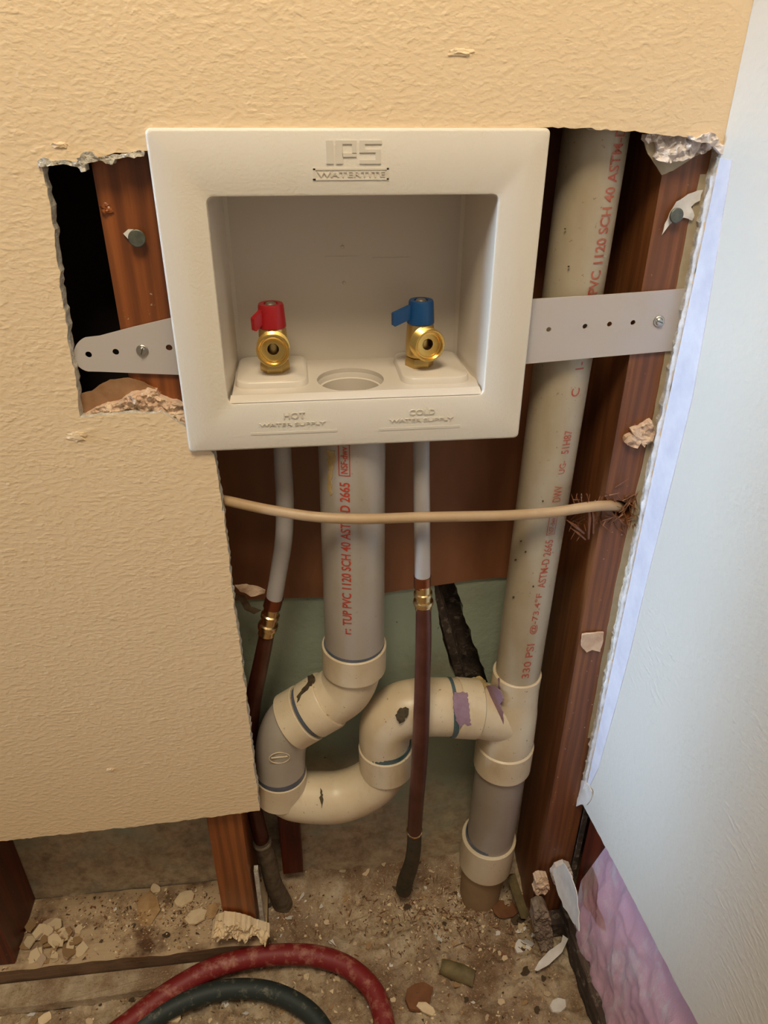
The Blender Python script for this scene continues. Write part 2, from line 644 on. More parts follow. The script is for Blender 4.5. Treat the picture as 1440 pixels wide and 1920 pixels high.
# strip of old joint tape down the inside corner
ln = [(1372, 300), (1352, 420), (1345, 470), (1322, 610), (1298, 745), (1270, 860), (1245, 960), (1212, 1090), (1182, 1220), (1150, 1340), (1122, 1440), (1100, 1485)]
a = [P(x_, y_, x=XR-.0006) for x_, y_ in ln]
b_ = [Vector((XR-.0006, YF-.0005, p.z)) for p in a]
lp = ragged(a, .003, .0012, False, None, 9)
lp = [Vector((XR-.0006, min(p.y, YF-.002), p.z)) for p in lp]
bm = bmesh.new()
slab(bm, [lp+b_[::-1]], (.0008, 0, 0), 0, 0, 0, 0)
mk('joint_tape', bm, M_tape, wall_right)['label'] = 'lilac white joint tape down the corner'

# crumbly gypsum bead along the cut side of the corner strip
bm = bmesh.new()
bp = ragged([Vector((XR-.0012, YF+.002, p.z)) for p in sp], .004, .0008, False, None, 33)
tube(bm, bp, [.0016+.0028*abs(noise.noise(p*110)) for p in bp], 9)
mk('crumbled_edge', bm, M_edge, wall_back, True)['label'] = 'crumbly grey gypsum edge'
# tan paper behind it
bm = bmesh.new()
q = [Vector((XR-.0030, YB-.0006, p.z)) for p in sp[:-1]]
lp = ragged([p+Vector((-.0034-.0018*sin(k*1.3), 0, 0)) for k, p in enumerate(q)], .01, .0004)
slab(bm, [lp+[p+Vector((.004, 0, 0)) for p in q[::-1]]], (0, .0005, 0), 0, 0, 0, 0)
mk('backing_paper', bm, M_tan, wall_back)['label'] = 'tan paper edge against the stud'

# rear boards behind the bays
slot = [P(a_, b_, y=YR) for a_, b_ in ((808, 1078), (850, 1078), (872, 1160), (900, 1240), (925, 1300), (862, 1300), (830, 1200))]
lp = ragged(slot, .006, .0015, True, None, 3)
bm = bmesh.new()
slab(bm, [[Vector((-1.3, YR, 0)), Vector((.42, YR, 0)), Vector((.42, YR, TOP)), Vector((-1.3, YR, TOP))], lp], (0, .012, 0), 0, 0, 0, 0)
tag(mk('wall_rear', bm, M_green), 'dusty green board at the back of the stud bays', kind='structure')
bm = bmesh.new()
pts = [Vector((.30, .1025, .535)), Vector((P(960, 1082, y=.1025))), P(900, 1086, y=.1025), P(830, 1096, y=.1025), P(720, 1112, y=.1025), P(600, 1120, y=.1025), P(470, 1124, y=.1025)]
pts[0] = Vector((.235, .1025, pts[1].z))
x0 = -.142
pts.append(Vector((x0, .1025, pts[-1].z)))
rg = ragged(pts, .008, .0006)
slab(bm, [rg+[Vector((x0, .1025, TOP-.01)), Vector((.235, .1025, TOP-.01))]], (0, .0030, 0), 0, 0, 0, 0)
tag(mk('backing_board', bm, M_brown), 'glossy brown board lining the back of the bay behind the standpipe', 'board')
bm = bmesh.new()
box(bm, (-1.2, .100, .42), (-.188, .1050, TOP-.01))  # unlit depth of the left bay, drawn as a near-black sheet
tag(mk('bay_shade_sheet', bm, M_void), 'almost black sheet standing in for the shade behind the opening left of the outlet box', 'paper')
# rough wood seen through the slot
bm = bmesh.new()
box(bm, (.05, .135, .30), (.22, .16, .60))
bmesh.ops.subdivide_edges(bm, edges=bm.edges, cuts=14, use_grid_fill=True)
for v in bm.verts:
    v.co += Vector((0, noise.noise(v.co*60)*.006, 0))
tag(mk('weathered_board', bm, M_weath), 'dark weathered board seen through the slot behind the trap', 'board')
bm = bmesh.new()
tube(bm, [P(808, 1075, y=.112), P(842, 1195, y=.118), P(872, 1305, y=.125)], [.006, .008, .008], 5)
tag(mk('splintered_lath', bm, M_weath), 'slanting splintered lath in the dark slot behind the trap', 'lath')

# floor: broken concrete with a bank of dust


def fh(x, y):
    h = .0
    h += .010*noise.fractal(Vector((x*14, y*14, 1.3)), .6, 2, 4)
    h += .0050*noise.fractal(Vector((x*75, y*75, 4.3)), .8, 2, 5)
    k = max(0, min(1, (y-.03)/.076))
    h += .034*k*k
    d = sqrt((x-.18)**2+(y-.072)**2)
    h += .016*math.exp(-(d/.055)**2)
    d = sqrt((x+.11)**2+(y-.075)**2)
    h += .012*math.exp(-(d/.04)**2)
    return h


bm = bmesh.new()
nx, ny = 420, 260
X0, X1, Y0, Y1 = -.75, .36, -.5, .12
gr = [[bm.verts.new((X0+(X1-X0)*i/nx, Y0+(Y1-Y0)*j/ny, 0)) for i in range(nx+1)] for j in range(ny+1)]
for row in gr:
    for v in row:
        v.co.z = fh(v.co.x, v.co.y)
for j in range(ny):
    for i in range(nx):
        bm.faces.new((gr[j][i], gr[j][i+1], gr[j+1][i+1], gr[j+1][i]))
floor = tag(mk('floor', bm, M_floor, None, True), kind='structure')
bm = bmesh.new()
box(bm, (-1.4, -1.6, -.06), (.6, .16, -.02))
tag(mk('floor_slab', bm, M_floor), kind='structure')
bm = bmesh.new()
box(bm, (-1.3, YB, TOP-.04), (.42, YR, TOP))  # unseen cap added to keep world light out of the stud bays
tag(mk('bay_light_cap_1', bm, M_woodD), kind='structure')
bm = bmesh.new()
box(bm, (XR+.10, -1.3, 0), (XR+.11, YR, TOP))
tag(mk('wall_outer', bm, M_void), kind='structure')

# ------------------------------------------------------------------ framing
SILL = .038
bm = bmesh.new()
vs = box(bm, (-1.2, .008, .001), (-.128, .104, SILL))
bmesh.ops.subdivide_edges(bm, edges=[e for e in bm.edges if abs(e.verts[0].co.x-e.verts[1].co.x) > .5], cuts=120)
for v in bm.verts:
    if v.co.z > .02:
        v.co.z += .0025*noise.noise(v.co*40)
    if v.co.y < .05:
        v.co.y += .003*noise.noise(v.co*35)
tag(mk('sill_plate', bm, M_sill), 'dusty brown sill board lying under the two left studs', 'board')


def stud(name, lo, hi, m, label):
    bm = bmesh.new()
    box(bm, lo, hi)
    bevel(bm, .0018, 2)
    return tag(mk(name, bm, m, None, False), label, 'stud')


stud('wall_stud', (-.179, YB+.0002, SILL+.001), (-.139, YR-.001, TOP-.045), M_woodL, 'orange brown stud left of the outlet box, with a nail head in it').name = 'wall_stud'
stud('wall_stud', (-.52, YB+.0002, SILL+.001), (-.446, YR-.001, .8), M_woodD, 'dark red stud at the left edge under the drywall')

# right stud with the hole the cable runs through
bm = bmesh.new()
x0, x1 = .232, .2755
hl = [P(a_, b_, y=YB) for a_, b_ in ((1147, 947), (1157, 938), (1172, 942), (1186, 943), (1192, 956), (1182, 972), (1162, 974), (1149, 962))]
hl = ragged(hl, .003, .0012, True)
slab(bm, [[Vector((x0, YB+.0002, .004)), Vector((x1, YB+.0002, .004)), Vector((x1, YB+.0002, TOP-.045)), Vector((x0, YB+.0002, TOP-.045))], hl], (0, YR-YB-.002, 0), 0, 0, 0, 0)
stR = tag(mk('wall_stud', bm, M_woodR), 'red brown stud right of the vent pipe, splintered where the cable enters', 'stud')
bm = bmesh.new()
for k in range(90):
    c = P(random.choice((random.uniform(1075, 1140), random.uniform(1140, 1192))), random.choice((936, 974))+random.gauss(0, 9), y=YB-.0008)
    L = random.uniform(.004, .016)
    an = random.gauss(0, .7)
    tip = c+Vector((sin(an)*L, -random.uniform(.0005, .005), cos(an)*L*random.choice((1, -1))))
    tube(bm, [c, c.lerp(tip, .6), tip], [.0006, .0005, .0001], 4)
s = mk('splinters', bm, M_woodR, stR)
s['label'] = 'torn wood fibres around the cable hole'
s['kind'] = 'stuff'
for a_, b_, c_, d_, wd in ((1102, 940, 1103, 1010, .0022), (1108, 945, 1112, 1000, .0016), (1062, 975, 1095, 1000, .0018), (1070, 990, 1098, 1012, .0012), (1150, 965, 1172, 985, .001)):
    bm = bmesh.new()
    A, B = P(a_, b_, y=YB-.006), P(c_, d_, y=YB-.001)
    tube(bm, [A, A.lerp(B, .4)+Vector((.001, -.001, 0)), B], [.0003, wd, wd*.6], 5)
    mk('splinter', bm, M_woodR, stR)

# short block, strip and the framing of the right-hand wall
bm = bmesh.new()
A, B = P(520, 1530, y=.085), P(566, 1636, y=.085)
box(bm, (A.x, .085, B.z), (B.x+.002, YR-.001, .34))
bevel(bm, .0015, 2)
tag(mk('wood_block', bm, M_woodD), 'short dark brown block behind the trap, right of the left supply pipe', 'block')
bm = bmesh.new()
A, B = P(474, 1640, y=.03), P(497, 1735, y=.03)
box(bm, (A.x+.002, .028, .034), (B.x, .036, B.z+.12))
tag(mk('drywall_strip', bm, M_gyp), 'thin grey strip of drywall standing beside the lower end of the left stud', 'strip')
bm = bmesh.new()
box(bm, (XR+.0165, -.047, .046), (XR+.1, .009, TOP-.05))
tag(mk('corner_stud', bm, M_woodD), 'brown corner stud above the pink insulation, seen under the broken right wall', 'stud')
bm = bmesh.new()
box(bm, (XR+.0087, .0135, .05), (XR+.0150, .0158, .6))
tag(mk('corner_bead', bm, M_weath), 'grey strip in the gap between the red brown stud and the corner stud', 'strip')
bm = bmesh.new()
box(bm, (XR+.004, -.9, .001), (XR+.048, .014, .044))
bmesh.ops.subdivide_edges(bm, edges=[e for e in bm.edges if abs(e.verts[0].co.y-e.verts[1].co.y) > .5], cuts=150)
for v in bm.verts:
    v.co += Vector((.004*noise.noise(v.co*45), 0, .004*noise.noise(v.co*50+Vector((3, 3, 3)))))
tag(mk('sill_plate', bm, M_weath), 'dark rotten sill board running forward at the foot of the pink insulation', 'board')
bm = bmesh.new()
A = P(1010, 1700, z=.02)
box(bm, (.236, -.006, .001), (.272, .014, .030))
tag(mk('sill_offcut', bm, M_weath), 'splintered end of sill board at the foot of the red brown stud', 'board')
# narrow board leaning between pipe stub and stud
bm = bmesh.new()
A, B = P(958, 1640, y=.05), P(985, 1720, y=.01)
tube(bm, [A, B], [.006, .006], 4)
tag(mk('lath_offcut', bm, M_olive), 'thin tan wood lath between the pipe stub and the red brown stud', 'lath')

# insulation
bm = bmesh.new()
ny, nz = 130, 130
ya, yb, za, zb = -.62, -.020, .020, .56
G = []
for j in range(nz+1):
    row = []
    for i in range(ny+1):
        z = za+(zb-za)*j/nz
        ybz = -.004-.30*max(0, z-.12)
        y = ya+(ybz-ya)*i/ny
        e = min(1, (ybz-y)/.03)*min(1, (z-za)/.03+.2)
        b = .012*noise.fractal(Vector((y*9, z*4, 0)), .6, 2, 5)+.004*noise.fractal(Vector((y*50, z*18, 3)), .7, 2, 4)
        f1 = .012*max(0, 1-abs((y+.13-.25*(z-.1))/.03))
        x = XR+.0150 - e*.003 + b*.8*e - f1*.5
        if y > -.11:
            x = min(x, XR+.0158)
        row.append(bm.verts.new((max(x, XR+.0135) if z > .30 else max(x, XR+.001), y, z)))
    G.append(row)
for j in range(nz):
    for i in range(ny):
        bm.faces.new((G[j][i], G[j][i+1], G[j+1][i+1], G[j+1][i]))
ring = [G[0][i] for i in range(ny+1)]+[G[j][ny] for j in range(1, nz+1)]+[G[nz][i] for i in range(ny-1, -1, -1)]+[G[j][0] for j in range(nz-1, 0, -1)]
bk = [bm.verts.new((XR+.095, v.co.y, v.co.z)) for v in ring]
for k in range(len(ring)):
    k2 = (k+1) % len(ring)
    bm.faces.new((ring[k], bk[k], bk[k2], ring[k2]))
bm.faces.new(bk)
tag(mk('insulation_batt', bm, M_pink, None, True), 'fluffy pink fibreglass insulation behind the broken right wall', 'insulation')

# ------------------------------------------------------------------ outlet box
H0 = Vector((0, 0, .870))
ob = thing('outlet_box', (0, 0, .7526), 'white plastic washing machine outlet box with moulded lettering, holding two brass valves', 'outlet box')
PX, PZ0, PZ1 = .1375, .7526, .9874
ox0, ox1, oz0, oz1 = -.1023, .1040, .7932, .9450


def rrect(x0, x1, z0, z1, r, y, n=6):
    out = []
    for cx, cz, a0 in ((x1-r, z1-r, 0), (x0+r, z1-r, 90), (x0+r, z0+r, 180), (x1-r, z0+r, 270)):
        for k in range(n+1):
            a = radians(a0+90*k/n)
            out.append(Vector((cx+r*cos(a), y, cz+r*sin(a))))
    return out


bm = bmesh.new()
def rings_bridge(bm, loops, mi=0):
    vs = [[bm.verts.new(p) for p in lp] for lp in loops]
    for a, b in zip(vs, vs[1:]):
        for k in range(len(a)):
            k2 = (k+1) % len(a)
            bm.faces.new((a[k], a[k2], b[k2], b[k])).material_index = mi
    return vs


ls = []
ls.append(rrect(-PX+.0003, PX-.0003, PZ0+.0003, PZ1-.0003, .004, YF-.0002))
ls.append(rrect(-PX, PX, PZ0, PZ1, .004, .0018))
ls.append(rrect(-PX+.0008, PX-.0008, PZ0+.0008, PZ1-.0008, .0037, .0004))
ls.append(rrect(-PX+.0022, PX-.0022, PZ0+.0022, PZ1-.0022, .0035, 0))
ls.append(rrect(ox0-.0022, ox1+.0022, oz0-.0022, oz1+.0022, .006, 0))
ls.append(rrect(ox0-.0006, ox1+.0006, oz0-.0006, oz1+.0006, .005, .0006))
ls.append(rrect(ox0, ox1, oz0, oz1, .0045, .0025))
rings_bridge(bm, ls)
mk('faceplate', bm, M_plate, ob, 50)
# recess: side walls in two drafts, back panel
bm = bmesh.new()
DB = .088
zc = .790
Lb = P(441, 674, y=DB).x
Rb = P(853, 655, y=DB).x
Rb2 = P(874, 369, y=DB).x
ls = [rrect(ox0, ox1, oz0, oz1, .0045, .0025), rrect(ox0+.001, ox1-.0015, .790, oz1-.001, .0045, .030),
      rrect(ox0+.002, ox1-.003, zc, oz1-.0014, .004, .034),
      rrect(ox0+.004, (Rb+Rb2)/2, zc, oz1-.003, .006, DB-.003), rrect(ox0+.007, (Rb+Rb2)/2-.003, zc, oz1-.006, .004, DB)]
vs = rings_bridge(bm, ls)
bm.faces.new(vs[-1])
# open the bottom where the floor panel with the drain hole sits
bm.normal_update()
bmesh.ops.delete(bm, geom=[f for f in bm.faces if abs(f.normal.z) > .7 and f.calc_center_median().z < .796], context='FACES_ONLY')
mk('recess_shell', bm, M_boxin, ob, 35)
# floor panel with drain hole, hole has a straight front edge
bm = bmesh.new()
zf = .7978
yb0 = P(657, 690, z=zf).y
yf0 = P(657, 732, z=zf).y
xl, xr = P(594, 711, z=zf).x, P(720, 711, z=zf).x
cx = (xl+xr)/2
rx = (xr-xl)/2
cy = yb0-rx
hl = []
for k in range(49):
    a = 2*pi*k/48
    y = cy+rx*sin(a)
    hl.append(Vector((cx+rx*cos(a), y, zf)))
hl = hl[:-1]
HC = Vector((cx, cy, zf))
hl = [Vector((p.x, max(p.y, yf0), p.z)) for p in hl]
seen = []
for p in hl:
    if not seen or (p-seen[-1]).length > 1e-5:
        seen.append(p)
slab(bm, [[Vector((ox0+.003, .0073, zf)), Vector((.1015, .0073, zf)), Vector((.1095, DB+.001, zf)), Vector((ox0+.003, DB+.001, zf))], seen], (0, 0, -.0035), 0, 0, 0, 0)
# sloping apron from the front lip up to the floor
a = [bm.verts.new(p) for p in (Vector((ox0+.001, .001, oz0+.0003)), Vector((ox1-.001, .001, oz0+.0003)), Vector((ox1-.002, .0075, zf)), Vector((ox0+.002, .0075, zf)))]
bm.faces.new(a)
mk('recess_floor', bm, M_boxin, ob)
# drain socket under the hole with an inner step
bm = bmesh.new()
lathe(bm, [(-.0036, rx), (-.0045, rx-.0004), (-.008, rx-.001), (-.0085, rx-.0026), (-.020, rx-.003), (-.045, rx-.003), (-.045, rx+.004), (-.0036, rx+.004), (-.0036, rx)], HC, (0, 0, 1), 40)
for v in bm.verts:
    v.co.y = max(v.co.y, yf0+.0003)
mk('drain_socket', bm, M_boxin, ob, 35)
# raised valve platforms
zp = .8030
for x0_, x1_, yfr in ((ox0+.006, P(572, 675, z=zp).x, P(500, 716, z=zp).y), (P(738, 660, z=zp).x, .0955, P(800, 708, z=zp).y)):
    bm = bmesh.new()
    lp = rrect(x0_, x1_, 0, DB-.001-yfr, .010, 0, 6)
    lo = [Vector((p.x, yfr+p.z, zf-.001)) for p in rrect(x0_-.002, x1_+.002, -.002, DB-.001-yfr, .012, 0)]
    hi = [Vector((p.x, yfr+p.z, zp)) for p in lp]
    mid = [Vector((l.x*.4+h.x*.6, l.y*.4+h.y*.6, zp-.0007)) for l, h in zip(lo, hi)]
    v_ = rings_bridge(bm, [lo, mid, hi])
    bm.faces.new(v_[-1])
    mk('valve_platform', bm, M_boxin, ob, 50)
# raised details on the back panel
bm = bmesh.new()
for a_, b_ in ((642, 463), (645, 530)):
    c = P(a_, b_, y=DB)
    blob(bm, (c.x, c.y, c.z), (.0016, .0014, .0016), 1, .05, 2)
for a_, b_, c_, d_ in ((610, 505, 670, 480), (698, 488, 770, 482)):
    A, B = P(a_, b_, y=DB), P(c_, d_, y=DB)
    box(bm, (A.x, DB-.0004, A.z), (B.x, DB+.001, B.z))
mk('back_panel_marks', bm, M_boxin, ob, True)


def plate_text(s, a_, b_, c_, d_, th=.0005, y=0.0, mirror=False):
    """text whose left-bottom sits at pixel (a,b) and right-top at pixel (c,d) on the plate"""
    A, B = P(a_, b_, y=y), P(c_, d_, y=y)
    t = text_mesh(s, .5, .008)
    for v in t.verts:
        u = 1-v.co.x if mirror else v.co.x
        v.co = Vector((A.x+(B.x-A.x)*u, y-th if v.co.z > 0 else y+.0003, A.z+(B.z-A.z)*v.co.y))
    return t


bm = bmesh.new()
# the three block letters of the mark
def bar(a_, b_, c_, d_, th=.0008):
    A, B = P(a_, b_, y=0), P(c_, d_, y=0)
    box(bm, (min(A.x, B.x), -th, min(A.z, B.z)), (max(A.x, B.x), .0003, max(A.z, B.z)))


bar(612, 307, 624, 263)
bar(630, 307, 642, 263); bar(642, 270, 668, 263); bar(660, 288, 668, 270); bar(642, 294, 668, 287)
bar(674, 270, 716, 263); bar(674, 286, 684, 270); bar(684, 286, 714, 280); bar(704, 300, 714, 286); bar(674, 307, 714, 300)
# frame with the word in it
for q in ((587, 319, 729, 315), (587, 338, 729, 334), (587, 338, 591, 315), (725, 338, 729, 315)):
    bar(*q, th=.0006)
merge(bm, plate_text('WATERTITE', 595, 332, 722, 321, .0008))
mk('maker_mark', bm, M_letter, ob)
bm = bmesh.new()
merge(bm, plate_text('HOT', 532, 785, 572, 772, .0008))
merge(bm, plate_text('WATER SUPPLY', 487, 800, 610, 789, .0008))
bar(470, 812, 632, 809, .0004)
mk('hot_lettering', bm, M_letter, ob)
bm = bmesh.new()
merge(bm, plate_text('COLD', 767, 778, 816, 766, .0008))
merge(bm, plate_text('WATER SUPPLY', 730, 792, 850, 781, .0008))
bar(710, 803, 862, 801, .0004)
mk('cold_lettering', bm, M_letter, ob)

# ------------------------------------------------------------------ valves


def valve(a_, b_, hm, label, out_rot, lever_rot, lev, nm):
    base = P(a_, b_, z=zp)
    base.y += .006
    t = thing('supply_valve', base, label, 'valve', 'supply valves in the outlet box')
    X, Y = base.x, base.y
    z0 = zp
    bm = bmesh.new()
    lathe(bm, [(-.001, 0), (-.001, .0125), (.0035, .0125), (.0078, .0118), (.0078, 0)], (X, Y, z0), (0, 0, 1), 6)
    bevel(bm, .0005, 2)
    mk('base_nut', bm, M_brassd, t, 35)
    bm = bmesh.new()
    lathe(bm, [(.0075, 0), (.0075, .0088), (.0090, .0088), (.0092, .0116), (.0115, .0122), (.022, .0120), (.034, .0114), (.0365, .0108), (.0365, 0)], (X, Y, z0), (0, 0, 1), 28)
    mk('valve_body', bm, M_brassd, t, 35)
    d = Vector((sin(out_rot), -cos(out_rot), .0)).normalized()
    bm = bmesh.new()
    oc = Vector((X, Y, z0+.0228))
    L = .0215
    pr = [(0, .0100), (.008, .0104), (.0098, .0136)]
    for k in range(5):
        h = .0102+k*.0021
        pr += [(h, .0136), (h+.0006, .0129), (h+.0014, .0129), (h+.0020, .0136)]
    pr += [(L-.0006, .0136), (L, .0131), (L, .0118), (L-.0006, .0113), (L-.0030, .0112), (L-.0034, .0100), (L-.0042, .0098), (L-.0048, .0086), (L-.0048, .0047)]
    lathe(bm, pr, oc, d, 40)
    mk('hose_outlet', bm, M_brass, t, 30)
    bm = bmesh.new()
    lathe(bm, [(L-.0048, .0049), (L-.016, .0047), (L-.016, 0)], oc, d, 6)
    mk('bore', bm, mat_bore, t)
    bm = bmesh.new()
    hz = z0+.0365
    lathe(bm, [(0, 0), (0, .0112), (.0007, .0116), (.0178, .0104), (.0192, .0098), (.0192, .0058), (.0172, .0054), (.0172, 0)], (X, Y, hz), (0, 0, 1), 32)
    # lever blade
    ld = Vector((sin(lever_rot), -cos(lever_rot), 0))
    sd = Vector((-ld.y, ld.x, 0))
    def pt(s_, z_, w_):
        return Vector((X, Y, hz))+ld*s_+sd*w_+Vector((0, 0, z_))
    prof = [(.004, .0176), (.0095, .0162), (lev, .0110), (lev+.0006, .0102), (lev+.0004, .0008), (lev-.0008, .0000), (.010, .0048), (.004, .0050)]
    l1 = [bm.verts.new(pt(s_, z_, .0022)) for s_, z_ in prof]
    l2 = [bm.verts.new(pt(s_, z_, -.0022)) for s_, z_ in prof]
    bm.faces.new(l1)
    bm.faces.new(l2[::-1])
    for k in range(len(prof)):
        k2 = (k+1) % len(prof)
        bm.faces.new((l1[k], l2[k], l2[k2], l1[k2]))
    h = mk('handle', bm, hm, t, 30)
    bm = bmesh.new()
    lathe(bm, [(.0170, 0), (.0170, .0050), (.0187, .0048), (.0198, .0036), (.0198, 0)], (X, Y, hz), (0, 0, 1), 20)
    mk('screw', bm, M_steel, h, 30)
    return t


mat_bore = mat_plain('dark_bore', rgb(60, 34, 18), .5, .8)
valve(516, 697, M_red, 'brass supply valve with a red handle on the left of the outlet box', 0.0, radians(-52), .0185, 'hot')
valve(788, 688, M_blue, 'brass supply valve with a blue handle on the right of the outlet box', radians(14), radians(-72), .0255, 'cold')

# ------------------------------------------------------------------ straps, screws, nails


def strap(name, outline, holes, label, y=.0142, hr=6.0):
    bm = bmesh.new()
    lp = [P(a_, b_, y=y) for a_, b_ in outline]
    hs = []
    for a_, b_ in holes:
        c = P(a_, b_, y=y)
        hs.append(circle(c, rad(c, hr*2), 18, (1, 0, 0), (0, 0, 1)))
    slab(bm, [lp]+hs, (0, .0012, 0), 0, 0, 0, 0)
    return tag(mk(name, bm, M_strap), label, 'strap')


tip = [(171+33*cos(a), 664-33*sin(a)*1.0) for a in [radians(100+i*10) for i in range(17)]]
strap('mounting_strap', [(352, 590), (318, 597), (250, 613), (186, 630)]+tip[1:]+[(190, 697), (260, 700), (340, 703), (360, 704)], [(166, 665), (217, 660), (317, 652)],
      'milky plastic mounting strap with a rounded end, left of the outlet box')
strap('mounting_strap', [(980, 562), (1100, 555), (1200, 548), (1290, 541), (1275, 600), (1259, 658), (1100, 672), (970, 684)], [(1029, 618), (1097, 612), (1143, 608), (1187, 605)],
      'broad milky plastic mounting strap crossing the vent pipe', hr=4.8)


def screw(a_, b_, r, label, y=.0142, rot=.6):
    c = P(a_, b_, y=y)
    t = thing('screw', c, label, 'screw', 'strap screws')
    bm = bmesh.new()
    lathe(bm, [(.0, r), (.0008, r), (.0012, r*.9), (.0012, r*.72), (.0018, r*.66), (.0026, r*.5), (.0026, 0)], c, (0, -1, -.05), 20)
    mk('screw_head', bm, M_steel, t, 30)
    bm = bmesh.new()
    d = Vector((cos(rot), 0, sin(rot)))
    n_ = Vector((-sin(rot), 0, cos(rot)))
    q = [bm.verts.new(c+Vector((0, -.0028, 0))+d*s1*r*.6+n_*s2*r*.1) for s1, s2 in ((-1, -1), (1, -1), (1, 1), (-1, 1))]
    q2 = [bm.verts.new(v.co+Vector((0, .0005, 0))) for v in q]
    bm.faces.new(q)
    bm.faces.new(q2[::-1])
    for k in range(4):
        bm.faces.new((q[k], q2[k], q2[(k+1) % 4], q[(k+1) % 4]))
    mk('slot', bm, M_nail, t)


screw(267, 657, .0046, 'shiny screw holding the rounded strap to the orange brown stud', rot=1.2)
screw(1235, 602, .0046, 'shiny screw holding the broad strap to the red brown stud', rot=-.4)


def nail(a_, b_, wpx, label):
    c = P(a_, b_, y=YB-.0045)
    r = rad(c, wpx)
    bm = bmesh.new()
    lathe(bm, [(-.006, 0), (-.006, r*.35), (-.0002, r*.38), (-.0002, r), (.0008, r*1.0), (.0013, r*.9), (.0014, 0)], c, (.06, -1, .05), 28)
    tag(mk('nail', bm, M_nail, None, 35), label, 'nail', 'drywall nails in the studs')


nail(257, 447, 32, 'grey nail head in the orange brown stud above the left strap')
nail(1268, 404, 27, 'grey nail head pinning a white paper scrap to the red brown stud')


def flat(name, outline, y0, th, m, label, cat, curl=.002, sub=2, ragg=.0006, group=None, plane='y', parent=None):
    """torn flake: outline in pixels, real thickness, a little curl"""
    bm = bmesh.new()
    if plane == 'y':
        lp = [P(a_, b_, y=y0) for a_, b_ in outline]
        vec = Vector((0, th, 0))
    elif plane == 'x':
        lp = [P(a_, b_, x=y0) for a_, b_ in outline]
        vec = Vector((th, 0, 0))
    else:
        lp = [P(a_, b_, z=y0) for a_, b_ in outline]
        vec = Vector((0, 0, -th))
    if ragg and plane == 'y':
        lp = ragged(lp, .003, ragg, True)
    slab(bm, [lp], vec, 0, 0, 0, 0)
    bmesh.ops.subdivide_edges(bm, edges=bm.edges, cuts=sub, use_grid_fill=True)
    c0 = sum((v.co for v in bm.verts), Vector())/len(bm.verts)
    for v in bm.verts:
        d = (v.co-c0)
        k = curl*(d.length/.02)**2*.5+curl*.9*noise.noise(v.co*120)
        v.co -= vec.normalized()*k
    o = mk(name, bm, m, parent, True)
    if parent is None:
        tag(o, label, cat, group)
    return o


flat('paper_scrap', [(1256, 400), (1268, 378), (1290, 364), (1318, 356), (1312, 376), (1296, 388), (1302, 404), (1298, 414), (1282, 408), (1262, 416), (1248, 430), (1240, 440), (1246, 420)], YB-.0022, .0004, M_whitep,
     'torn white paper scrap under the nail head on the red brown stud', 'paper', .0015)
flat('paper_scrap', [(231, 438), (240, 430), (250, 430), (252, 448), (242, 450)], YB-.0014, .0004, M_whitep,
     'tiny cream paper scrap beside the nail on the orange brown stud', 'paper', .0004)
flat('paper_flap', [(150, 757), (148, 738), (172, 733), (186, 722), (206, 712), (240, 708), (270, 716), (292, 728), (285, 745), (230, 752), (180, 775), (160, 776)], YB-.002, .0008, M_kraft,
     'brown paper flap torn loose under the left strap', 'paper', .001)


def crumble(name, spots, m, label, cat, y=YB-.004, n_=14, sz=5, seed=1):
    """a rough lump of broken plaster made of fused lumps"""
    rnd = random.Random(seed)
    bm = bmesh.new()
    for k in range(len(spots)):
        a_, b_, s_ = spots[k]
        c = P(a_, b_, y=y+rnd.uniform(-.002, .002))
        r = rad(c, s_)
        blob(bm, c, (r*1.15, r*.6, r*.8), seed+k*.37, .55, 3, 1.6)
    return tag(mk(name, bm, m, None, 60), label, cat)


def mass(name, outline, y0, th, amp, m, label, cat, seed=1, fine=.0013, mats2=None):
    """broken plaster: a ragged plate whose front is a rough fracture surface"""
    lp = ragged([P(a_, b_, y=y0) for a_, b_ in outline], .002, .0009, True, None, seed)
    bm = bmesh.new()
    slab(bm, [lp], (0, th, 0), 0, 0, 0, 0)
    for _ in range(7):
        e = [e for e in bm.edges if e.calc_length() > fine*1.5]
        if not e:
            break
        bmesh.ops.subdivide_edges(bm, edges=e, cuts=1)
        bmesh.ops.triangulate(bm, faces=[f for f in bm.faces if len(f.verts) > 3])
    n2 = len(lp)
    for v in bm.verts:
        if v.co.y < y0+th*.5:
            p = v.co*1.0
            a = noise.fractal(p*55+Vector((seed, 0, 0)), .7, 2.1, 4)
            b = abs(noise.noise(p*190+Vector((0, seed, 0))))
            c = noise.cell(p*260+Vector((0, seed, 0)))
            v.co.y -= amp*(.45+.9*a+.7*b+.25*c)
            v.co.x += .0006*noise.noise(p*400)
            v.co.z += .0006*noise.noise(p*400+Vector((9, 9, 9)))
    return tag(mk(name, bm, m, None, 25), label, cat)


